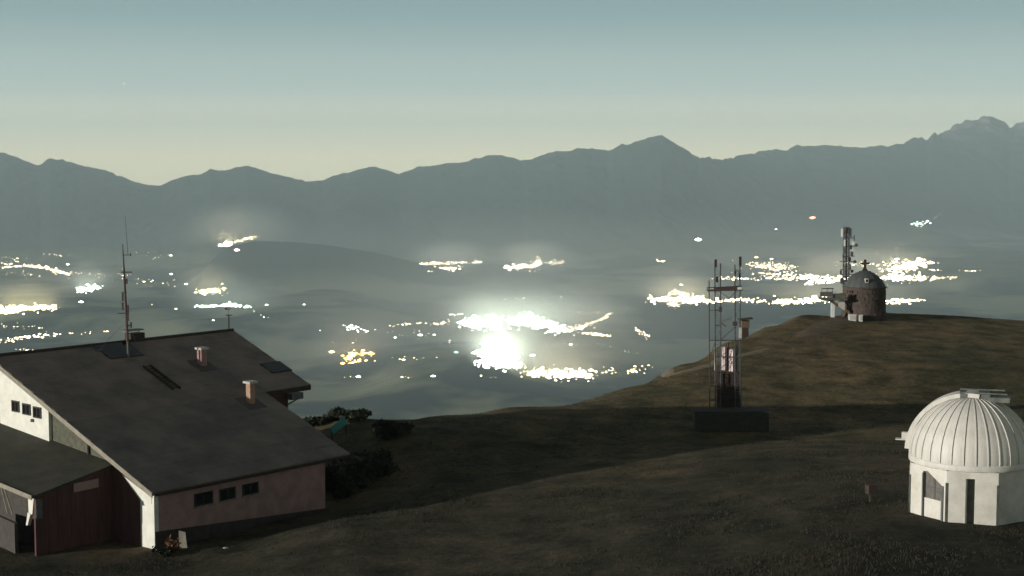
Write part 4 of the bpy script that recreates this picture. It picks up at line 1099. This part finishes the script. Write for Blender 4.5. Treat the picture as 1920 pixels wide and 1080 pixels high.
# ------------------------------------------------------------------ paths
def path(pts, name, m, label):
    """pts: (px, py, half width m)"""
    L = []
    ps = [(near_hit(x, y, 100, 205), w) for x, y, w in pts]
    fine = []
    for (p, w), (q, v) in zip(ps, ps[1:]):
        n = max(2, int((q - p).length / .8))
        for i in range(n): fine.append((p.lerp(q, i / n), w + (v - w) * i / n))
    V_ = []; F_ = []
    for i, (p, w) in enumerate(fine):
        d = (fine[min(i + 1, len(fine) - 1)][0] - fine[max(i - 1, 0)][0]); d.z = 0; d.normalize(); sd_ = Vector((-d.y, d.x, 0))
        w2_ = w * (.75 + .5 * float(vnoise(p.x * .7, p.y * .7, 4)))
        for f in (-1, -.5, 0, .5, 1):
            x = p.x + sd_.x * w2_ * f; y = p.y + sd_.y * w2_ * f
            V_.append((x, y, gz(x, y) + (.05 if abs(f) < 1 else -.02)))
    n = len(fine)
    o = np_mesh(name, np.array(V_), grid_faces(n, 5), m); tag(o, label, 'path', kind='structure')
path([(1180, 724, .5), (1215, 716, .6), (1255, 705, .7), (1300, 693, .8), (1338, 683, .8), (1352, 672, .7), (1385, 668, .7), (1420, 660, .7), (1445, 652, .4)], 'path', M['dirt'], 'narrow pale dirt path climbing the hill flank towards the tower')
worn = mat('worn_turf', (0.21, 0.15, 0.095), (0.13, 0.10, 0.06), 0.9, 0.95, 0.3, 8)
path([(1612, 589, .8), (1585, 597, 1.4), (1560, 608, 1.8), (1530, 620, 1.6), (1500, 636, 1.0)], 'worn_track', worn, 'worn brownish track on the turf below the chapel')

# ------------------------------------------------------------------ grass
NT = 38000
gx = []; 
rg = np.random.default_rng(3)
tq = rg.uniform(-.37, .37, NT * 2); Yq = 61 * (200 / 61) ** rg.uniform(0, 1, NT * 2)
xq = tq * Yq
den = fbm(xq / 5, Yq / 5, 77, 3)
keep = rg.uniform(0, 1, NT * 2) < np.clip((den - .36) * 3, .05, 1)
xq, Yq = xq[keep][:NT], Yq[keep][:NT]
# keep clear of the hut floor and the dome
s_ = (xq - E0.x) * U.x + (Yq - E0.y) * U.y; w_ = -((xq - E0.x) * V.x + (Yq - E0.y) * V.y)
inside = ((s_ > -8) & (s_ < 20) & (w_ > W0 - .1) & (w_ < 27)) | ((xq - DC.x) ** 2 + (Yq - DC.y) ** 2 < 9.6) | ((xq - CC.x) ** 2 + (Yq - CC.y) ** 2 < 8.5)
xq, Yq = xq[~inside], Yq[~inside]
zq = near_z(xq, Yq); n = len(xq)
V_ = np.zeros((n, 4, 3, 3)); 
for k in range(4):
    a = rg.uniform(0, 2 * np.pi, n); ln = rg.uniform(.05, .13, n) * (.6 + 1.0 * fbm(xq / 7, Yq / 7, 99, 2)); le = rg.uniform(.1, .9, n) * ln
    wd = rg.uniform(.012, .03, n); ox = rg.normal(0, .09, n); oy = rg.normal(0, .09, n)
    bx = xq + ox; by = Yq + oy
    V_[:, k, 0] = np.stack([bx - np.sin(a) * wd, by + np.cos(a) * wd, zq - .04], -1)
    V_[:, k, 1] = np.stack([bx + np.sin(a) * wd, by - np.cos(a) * wd, zq - .04], -1)
    V_[:, k, 2] = np.stack([bx + np.cos(a) * le, by + np.sin(a) * le, zq + ln], -1)
V_ = V_.reshape(-1, 3)
g = np_mesh('grass', V_, np.arange(len(V_)).reshape(-1, 3), M['grass'], False)
tag(g, 'short dry grass tufts all over the summit meadow', 'grass', kind='stuff')

# ------------------------------------------------------------------ lights of the valley
WARM = (1.0, 0.80, 0.50); COOL = (0.94, 1.0, 0.84); AMBER = (1.0, 0.55, 0.15); YEL = (1.0, 0.78, 0.34); GRN = (0.75, 1.0, 0.78); PINK = (1.0, 0.5, 0.5); RED = (1.0, 0.28, 0.18)
OCT_V = np.array([(1, 0, 0), (-1, 0, 0), (0, 1, 0), (0, -1, 0), (0, 0, 1), (0, 0, -1)], float)
OCT_F = np.array([(0, 2, 4), (2, 1, 4), (1, 3, 4), (3, 0, 4), (2, 0, 5), (1, 2, 5), (3, 1, 5), (0, 3, 5)])
_lm = {}
def lmat(col, st):
    k = (col, st)
    if k not in _lm: _lm[k] = lamp_mat('town_light', col, st)
    return _lm[k]
rl = np.random.default_rng(21)
def globes(name, pts, col, st, label, cat, kind=None, group=None):
    """pts: list of (position, radius); one mesh"""
    V_ = np.concatenate([OCT_V * np.array([r * 1.35, r, r * .6]) + np.array(p) for p, r in pts]); c0 = np.array(pts[0][0])
    F_ = np.concatenate([OCT_F + 6 * i for i in range(len(pts))])
    o = np_mesh(name, V_ - c0, F_, lmat(col, st), False); o.location = c0
    return tag(o, label, cat, group, kind)
def lamp_at(px, py, rpx):
    p = far_hit(px, py); r = 1.25 * rpx * p.y / F
    return (tuple(p + Vector((0, 0, r * .5))), r)
def mist(pts, dens, grow, zr):
    """soft mist volume added to give the lamps a bloom-like halo"""
    A = np.array([p for p, r in pts]); lo = np.percentile(A, 6, axis=0); hi = np.percentile(A, 94, axis=0)
    c = (lo + hi) / 2; rx, ry = (hi[0] - lo[0]) / 2 + grow, (hi[1] - lo[1]) / 2 + grow
    k = (dens,)
    if k not in _mm:
        m = bpy.data.materials.new('glow_mist'); m.use_nodes = True; n = m.node_tree; n.nodes.clear()
        o = n.nodes.new('ShaderNodeOutputMaterial'); v = n.nodes.new('ShaderNodeVolumePrincipled')
        v.inputs['Color'].default_value = (0.85, 0.88, 0.84, 1); 
        tcn = n.nodes.new('ShaderNodeTexCoord'); ln_ = n.nodes.new('ShaderNodeVectorMath'); ln_.operation = 'LENGTH'
        n.links.new(tcn.outputs['Object'], ln_.inputs[0])
        mr_ = n.nodes.new('ShaderNodeMapRange'); mr_.interpolation_type = 'SMOOTHERSTEP'
        mr_.inputs['From Min'].default_value = 0.0; mr_.inputs['From Max'].default_value = 0.97
        mr_.inputs['To Min'].default_value = dens; mr_.inputs['To Max'].default_value = 0.0
        n.links.new(ln_.outputs['Value'], mr_.inputs['Value']); n.links.new(mr_.outputs[0], v.inputs['Density'])
        n.links.new(v.outputs[0], o.inputs['Volume']); _mm[k] = m
    b = MB(); nl = 9
    prof = [(math.cos(-math.pi / 2 + math.pi * i / nl), math.sin(-math.pi / 2 + math.pi * i / nl)) for i in range(1, nl)]
    b.lathe((0, 0, 0), prof, 28); n0 = 28; last = (nl - 2) * n0
    b.f.append(tuple(range(n0 - 1, -1, -1))); b.f.append(tuple(range(last, last + n0)))
    o = b.build('glow_mist', _mm[k]); o.location = Vector(c) + Vector((0, 0, zr * .3)); o.scale = (rx, ry, zr)
    return tag(o, 'soft mist volume added for a glow over the valley lights', 'mist', None, 'stuff')
_mm = {}
def town(lines, col, st, label, mst=None):
    """lines: (x0, y0, x1, y1, jitter x, jitter y, count, radius px); lamps get sparser away from the line"""
    pts = []
    for x0, y0, x1, y1, jx, jy, n, r in lines:
        for i in range(int(n * 3.2)):
            t = rl.uniform(0, 1); w = (1.0, 1.0, 1.9)[i % 3]
            px = x0 + (x1 - x0) * t + rl.normal() * jx * w; py = y0 + (y1 - y0) * t + rl.normal() * jy * w
            pts.append(lamp_at(px, py, r * float(np.clip(rl.lognormal(-.72, .55), .16, 1.7))))
    o = globes('town_lights', pts, col, st, label, 'town lights', 'stuff')
    if mst:  # halo volumes added around the lamps
        for m_ in mst: mist(pts, *m_)
    return o
town([(2, 502, 55, 499, 2, .8, 24, 1.1), (55, 499, 92, 503, 2, 1.2, 26, 1.3), (88, 504, 132, 515, 2, 1, 30, 1.2), (2, 486, 35, 488, 8, 3, 22, .8), (0, 494, 20, 496, 3, 1, 8, 1.0)], WARM, 16.1, 'curving string of pale street lights at the far left of the valley')
town([(148, 545, 185, 538, 5, 2, 40, 1.5), (150, 541, 165, 545, 4, 1.2, 18, 1.6)], COOL, 21.4, 'small bright cool white village glow above the left roof', [(1.2e-3, 400, 260)])
town([(0, 581, 100, 577, 5, 1.8, 110, 2.0), (0, 588, 30, 585, 5, 1, 20, 1.8)], YEL, 26.9, 'long bright yellowish band of lights at the left edge', [(1.2e-3, 400, 260)])
town([(0, 640, 95, 628, 4, 1.5, 60, 1.4), (95, 628, 205, 621, 6, 1.2, 40, 1.0), (0, 612, 90, 614, 8, 1.5, 30, .9), (30, 655, 65, 658, 4, .8, 14, 1.0)], WARM, 16.1, 'lower chain of village lights just above the left roof')
town([(120, 512, 220, 517, 10, 2, 26, .8), (240, 520, 320, 530, 20, 4, 16, .7), (20, 512, 60, 516, 10, 2, 16, .7), (260, 478, 325, 478, 20, 4, 12, .6), (100, 478, 130, 480, 6, 1, 10, .9)], WARM, 10.7, 'scattered small lights between the far left villages')
town([(378, 548, 412, 546, 6, 1.8, 50, 1.9)], YEL, 18.7, 'short bright yellow light cluster above the roof ridge', [(1.2e-3, 400, 260)])
town([(378, 575, 445, 573, 6, 1.0, 50, 1.7), (430, 571, 468, 577, 5, 1.2, 16, 1.2), (465, 578, 498, 596, 3, 1.5, 10, .7)], GRN, 25.0, 'flat greenish white light cluster with a trailing tail above the ridge end', [(1.2e-3, 400, 260)])
town([(418, 462, 432, 457, 3, 1, 16, 1.4), (430, 456, 480, 444, 4, .8, 18, .8)], (1.0, 0.76, 0.38), 130, 'yellow lights behind the crest of a wooded foothill', [(6e-4, 900, 480)])
town([(448, 482, 490, 490, 3, .5, 16, .6)], PINK, 5.0, 'faint pink string of lights below the foothill crest')
town([(648, 612, 672, 618, 4, 2, 26, 1.4), (676, 622, 692, 622, 3, 2, 10, 1.5)], COOL, 21.4, 'small white cluster left of the city')
town([(725, 612, 790, 606, 6, 1, 26, 1.0), (812, 609, 838, 605, 4, 2, 16, 1.3), (845, 591, 866, 590, 3, .5, 12, 1.0), (640, 640, 720, 640, 20, 3, 14, .6), (740, 625, 800, 632, 20, 4, 10, .7)], WARM, 14.3, 'thin strings of lights left of the bright city centre')
town([(648, 678, 662, 664, 2, 1.5, 44, 2.4), (660, 664, 698, 664, 3, 1.5, 30, 1.6), (650, 680, 690, 677, 5, 1.5, 26, 1.8)], AMBER, 15.0, 'amber horseshoe of lights left of the city', [(1.2e-3, 400, 260)])
town([(690, 676, 820, 672, 16, 2.5, 26, .8), (640, 706, 690, 708, 12, 1.5, 8, .8), (740, 707, 830, 707, 20, 1, 8, .7)], YEL, 10.7, 'sparse yellowish lights right of the amber horseshoe')
town([(876, 607, 935, 606, 6, 3.2, 130, 2.4), (930, 612, 942, 622, 3, 2, 26, 2.0)], COOL, 30.6, 'left half of the blinding white city light band', [(1.2e-3, 420, 280)])
town([(960, 601, 1005, 603, 5, 3.5, 100, 2.4), (1000, 605, 1035, 612, 5, 3, 60, 2.0), (1035, 616, 1062, 622, 4, 2, 40, 1.7)], COOL, 28.9, 'right half of the white city light band', [(1.2e-3, 420, 280)])
town([(1064, 622, 1100, 610, 3, 1.5, 40, 1.3), (1100, 610, 1136, 596, 2, 1.2, 34, 1.2), (1136, 594, 1146, 587, 1, 1, 10, 1.0), (1092, 624, 1145, 631, 3, 1.2, 44, 1.2), (1078, 587, 1130, 587, 5, .6, 16, .8)], WARM, 19.7, 'forked strings of lights at the right end of the city', [(1.2e-3, 400, 260)])
town([(1192, 616, 1215, 633, 2, 1.2, 26, 1.1)], WARM, 17.8, 'short slanting row of lights left of the hill flank')
town([(1110, 640, 1160, 655, 2, .8, 14, .5), (1160, 655, 1215, 668, 2, .8, 14, .5), (1060, 646, 1085, 650, 4, 1.5, 8, 1.0)], COOL, 4.0, 'faint thin road lights running right towards the hill')
town([(916, 668, 954, 668, 7, 5, 200, 3.6), (905, 684, 975, 684, 9, 2.5, 70, 2.0)], COOL, 44.2, 'huge blinding white glare of floodlights in the city', [(1.3e-3, 420, 260), (2.6e-4, 2200, 650)])
town([(985, 700, 1060, 702, 6, 3, 90, 1.8), (1050, 704, 1105, 703, 5, 3, 80, 2.0), (900, 706, 930, 708, 6, 1, 8, .9)], WARM, 27.2, 'lower bright band of city lights', [(1.2e-3, 400, 260)])
town([(1110, 697, 1160, 695, 8, 2, 22, 1.1), (1180, 697, 1215, 690, 6, 2, 22, 1.2)], YEL, 17.8, 'yellowish lights between the lower city band and the hill')
town([(790, 495, 870, 493, 5, 1.0, 70, 1.3), (835, 504, 856, 503, 4, 1.4, 22, 1.2), (885, 492, 902, 492, 3, .8, 14, 1.2), (805, 510, 815, 510, 3, .6, 5, .8)], WARM, 21.4, 'left far village under the mountains behind the city', [(1.2e-3, 400, 260)])
town([(950, 503, 1000, 498, 4, 1.8, 60, 1.2), (1003, 496, 1014, 493, 2.5, 2.5, 30, 1.6), (1014, 494, 1055, 493, 4, 1.5, 30, 1.1)], WARM, 23.3, 'right far village under the mountains behind the city', [(1.2e-3, 400, 260)])
town([(1228, 562, 1320, 562, 8, 2.2, 110, 1.7), (1262, 545, 1290, 556, 6, 3, 26, 1.4), (1255, 570, 1270, 575, 4, 2, 14, 1.4)], WARM, 27.2, 'bright village left of the lattice tower', [(1.2e-3, 400, 260)])
town([(1290, 568, 1412, 562, 6, 1.0, 70, 1.3), (1400, 565, 1460, 568, 8, 1, 16, 1.0)], WARM, 23.3, 'line of lights passing behind the lattice tower')
town([(1455, 568, 1550, 563, 6, 1.8, 80, 1.6), (1540, 560, 1600, 562, 8, 2, 26, 1.5), (1655, 566, 1715, 564, 6, 1.4, 44, 1.5)], WARM, 26.9, 'long light band behind the chapel foot', [(1.2e-3, 400, 260)])
town([(1405, 497, 1480, 503, 10, 3.5, 60, 1.2), (1440, 512, 1485, 522, 14, 3, 34, 1.3), (1350, 522, 1410, 524, 10, 1.5, 26, 1.1)], WARM, 16.1, 'loose warm lights between the tower and the chapel')
town([(1495, 520, 1585, 523, 8, 2, 60, 1.6), (1520, 530, 1560, 528, 8, 2, 26, 1.6), (1655, 522, 1730, 523, 8, 2.2, 90, 1.8), (1670, 508, 1730, 492, 8, 3, 90, 1.8), (1590, 497, 1680, 495, 16, 2, 40, 1.3)], WARM, 27.2, 'bright spread of town lights on both sides of the chapel cap', [(1.2e-3, 400, 260)])
town([(1730, 522, 1790, 521, 6, 1, 22, 1.3), (1735, 494, 1755, 493, 4, .8, 12, 1.3), (1808, 508, 1832, 508, 4, .6, 12, .9), (1750, 507, 1765, 507, 4, .6, 6, .8)], WARM, 19.7, 'last lights thinning out to the right of the chapel')
town([(1712, 422, 1732, 419, 4, 1.2, 18, 1.2), (1732, 417, 1765, 404, 2, 1, 10, .6)], GRN, 12.6, 'pale green streak of lights high on the right mountainside')
town([(1228, 489, 1248, 490, 3, 1.5, 14, 1.2)], WARM, 16.1, 'tiny village light above the hill left of the tower')
town([(960, 562, 985, 563, 5, 3, 6, 1.2), (1040, 558, 1060, 556, 5, 2, 4, 1.0)], COOL, 4.0, 'two dim glimmers on the dark slope above the city')
mist([((-7500, 12500, -1330), 1), ((8500, 20500, -1330), 1)], 7.5e-5, 2800, 720)
bpy.data.objects[[o_.name for o_ in COL.objects if o_.name.startswith('glow_mist')][-1]].name = 'valley_mist'
# single lamps
def single(px, py, r, col, st, label, group=None):
    p, rr = lamp_at(px, py, r); return globes('distant_lamp', [(p, rr)], col, st, label, 'lamp', None, group)
single(1524, 411, 4.2, RED, 9, 'single red warning light on the mountainside above the radio mast')
single(1309, 452, 4.4, COOL, 12, 'single bright white lamp on the mountainside above the lattice tower')
single(444, 471, 3.6, PINK, 12, 'single pink lamp on the wooded foothill above the hut')
single(622, 662, 4.0, YEL, 10, 'single yellow lamp just left of the amber horseshoe of lights')
single(788, 630, 3.2, COOL, 12, 'brightest single white lamp on the dark plain left of the city')
single(855, 662, 2.6, (0.4, 0.9, 1.0), 6, 'single bluish lamp left of the white glare')
single(152, 568, 3.0, COOL, 12, 'single white lamp at the right end of the yellowish band')
single(1418, 484, 2.6, YEL, 9, 'single warm lamp on the slope above the tower top right')
single(1455, 431, 1.8, COOL, 6, 'tiny faint lamp high on the slope between tower and mast')
GR = 'small single lamps scattered over the dark valley'
for px, py, r, c, st, lab in (
        (320, 480, 1.8, COOL, 14, 'small lamp on the slope right of the antenna mast tip'),
        (321, 515, 2, COOL, 16, 'small lamp straight below the one right of the mast tip'),
        (349, 534, 2.2, COOL, 16, 'small white lamp up left of the short yellow cluster'),
        (270, 529, 1.6, WARM, 14, 'faint warm lamp right beside the antenna mast'),
        (500, 573, 2.2, COOL, 14, 'lone lamp right of the greenish light cluster'),
        (570, 572, 1.6, GRN, 12, 'faint greenish lamp on the dark plain, far right of the greenish cluster'),
        (400, 602, 2.0, COOL, 16, 'white lamp just left of the weather vane'),
        (127, 497, 2, WARM, 16, 'warm lamp above the end of the curving light string'),
        (285, 573, 1.6, WARM, 14, 'faint warm lamp right of the mast, left of its neighbour'),
        (330, 580, 1.6, WARM, 14, 'faint warm lamp on the plain left of the greenish cluster'),
        (741, 634, 1.9, COOL, 16, 'white lamp below the thin strings left of the city'),
        (757, 676, 2.2, COOL, 16, 'white lamp right of the amber horseshoe'),
        (672, 708, 3.0, COOL, 18, 'larger white lamp below the amber horseshoe'),
        (812, 707, 2.8, COOL, 16, 'white lamp on the lower plain, nearest the white glare'),
        (754, 708, 1.6, COOL, 14, 'faint lamp midway in the lowest row of lamps'),
        (843, 640, 1.5, COOL, 14, 'faint lamp below left of the white city band'),
        (814, 629, 2, COOL, 14, 'lamp right of the brightest lone one on the plain'),
        (887, 664, 2.2, YEL, 16, 'yellow lamp touching the left side of the white glare'),
        (1070, 647, 2.2, COOL, 16, 'white lamp on the plain below the forked strings'),
        (1117, 697, 2.2, YEL, 16, 'yellow lamp at the right end of the lower city band'),
        (1427, 502, 2.4, COOL, 18, 'white lamp right of the lattice tower tips'),
        (1440, 523, 2.4, COOL, 18, 'white lamp right of the tower platform'),
        (1452, 556, 1.8, WARM, 14, 'warm lamp above the light line right of the tower'),
        (1641, 520, 2.0, COOL, 16, 'lamp just beside the right shoulder of the chapel cap'),
        (1065, 443, 1.2, COOL, 10, 'tiny faint lamp on the mountainside under the highest peak'),
        (232, 505, 1.5, COOL, 12, 'faint lamp behind the antenna mast'),
        (530, 452, 1.2, COOL, 10, 'tiny faint lamp on the wooded foothill crest'),
        (600, 621, 1.4, COOL, 12, 'faint lamp alone left of the white village cluster'),
        ):
    single(px, py, r, c, st, lab, GR)

# ------------------------------------------------------------------ two bright stars
for px, py, r, lab in ((232, 157, 1.7, 'faint star in the sky above the left mountains'), (1438, 211, 2.0, 'bright star low over the right mountains')):
    d = ray(px, py).normalized(); c = CAM + d * 90000
    b = MB(); rr = r * 90000 / F / 1.0
    V_ = OCT_V * rr; o = np_mesh('star', V_, OCT_F, lmat((1, .98, .92), 1.3), False); o.location = c; tag(o, lab, 'star')

# ------------------------------------------------------------------ haze
hm = bpy.data.materials.new('haze'); hm.use_nodes = True
n = hm.node_tree; n.nodes.clear()
ho = n.nodes.new('ShaderNodeOutputMaterial'); hv = n.nodes.new('ShaderNodeVolumePrincipled')
hv.inputs['Color'].default_value = (0.66, 0.83, 0.89, 1)
hv.inputs['Density'].default_value = HAZE_DENSITY
n.links.new(hv.outputs[0], ho.inputs['Volume'])
zb = float(min(zz.min(), -1700)) - 5
ZT = 820.0
b = MB(); b.box((0, 12500, (zb + ZT) / 2), (64000, 56000, ZT - zb))
hz = b.build('haze', hm); tag(hz, 'thin blue night haze filling the valley air', 'haze', kind='stuff')
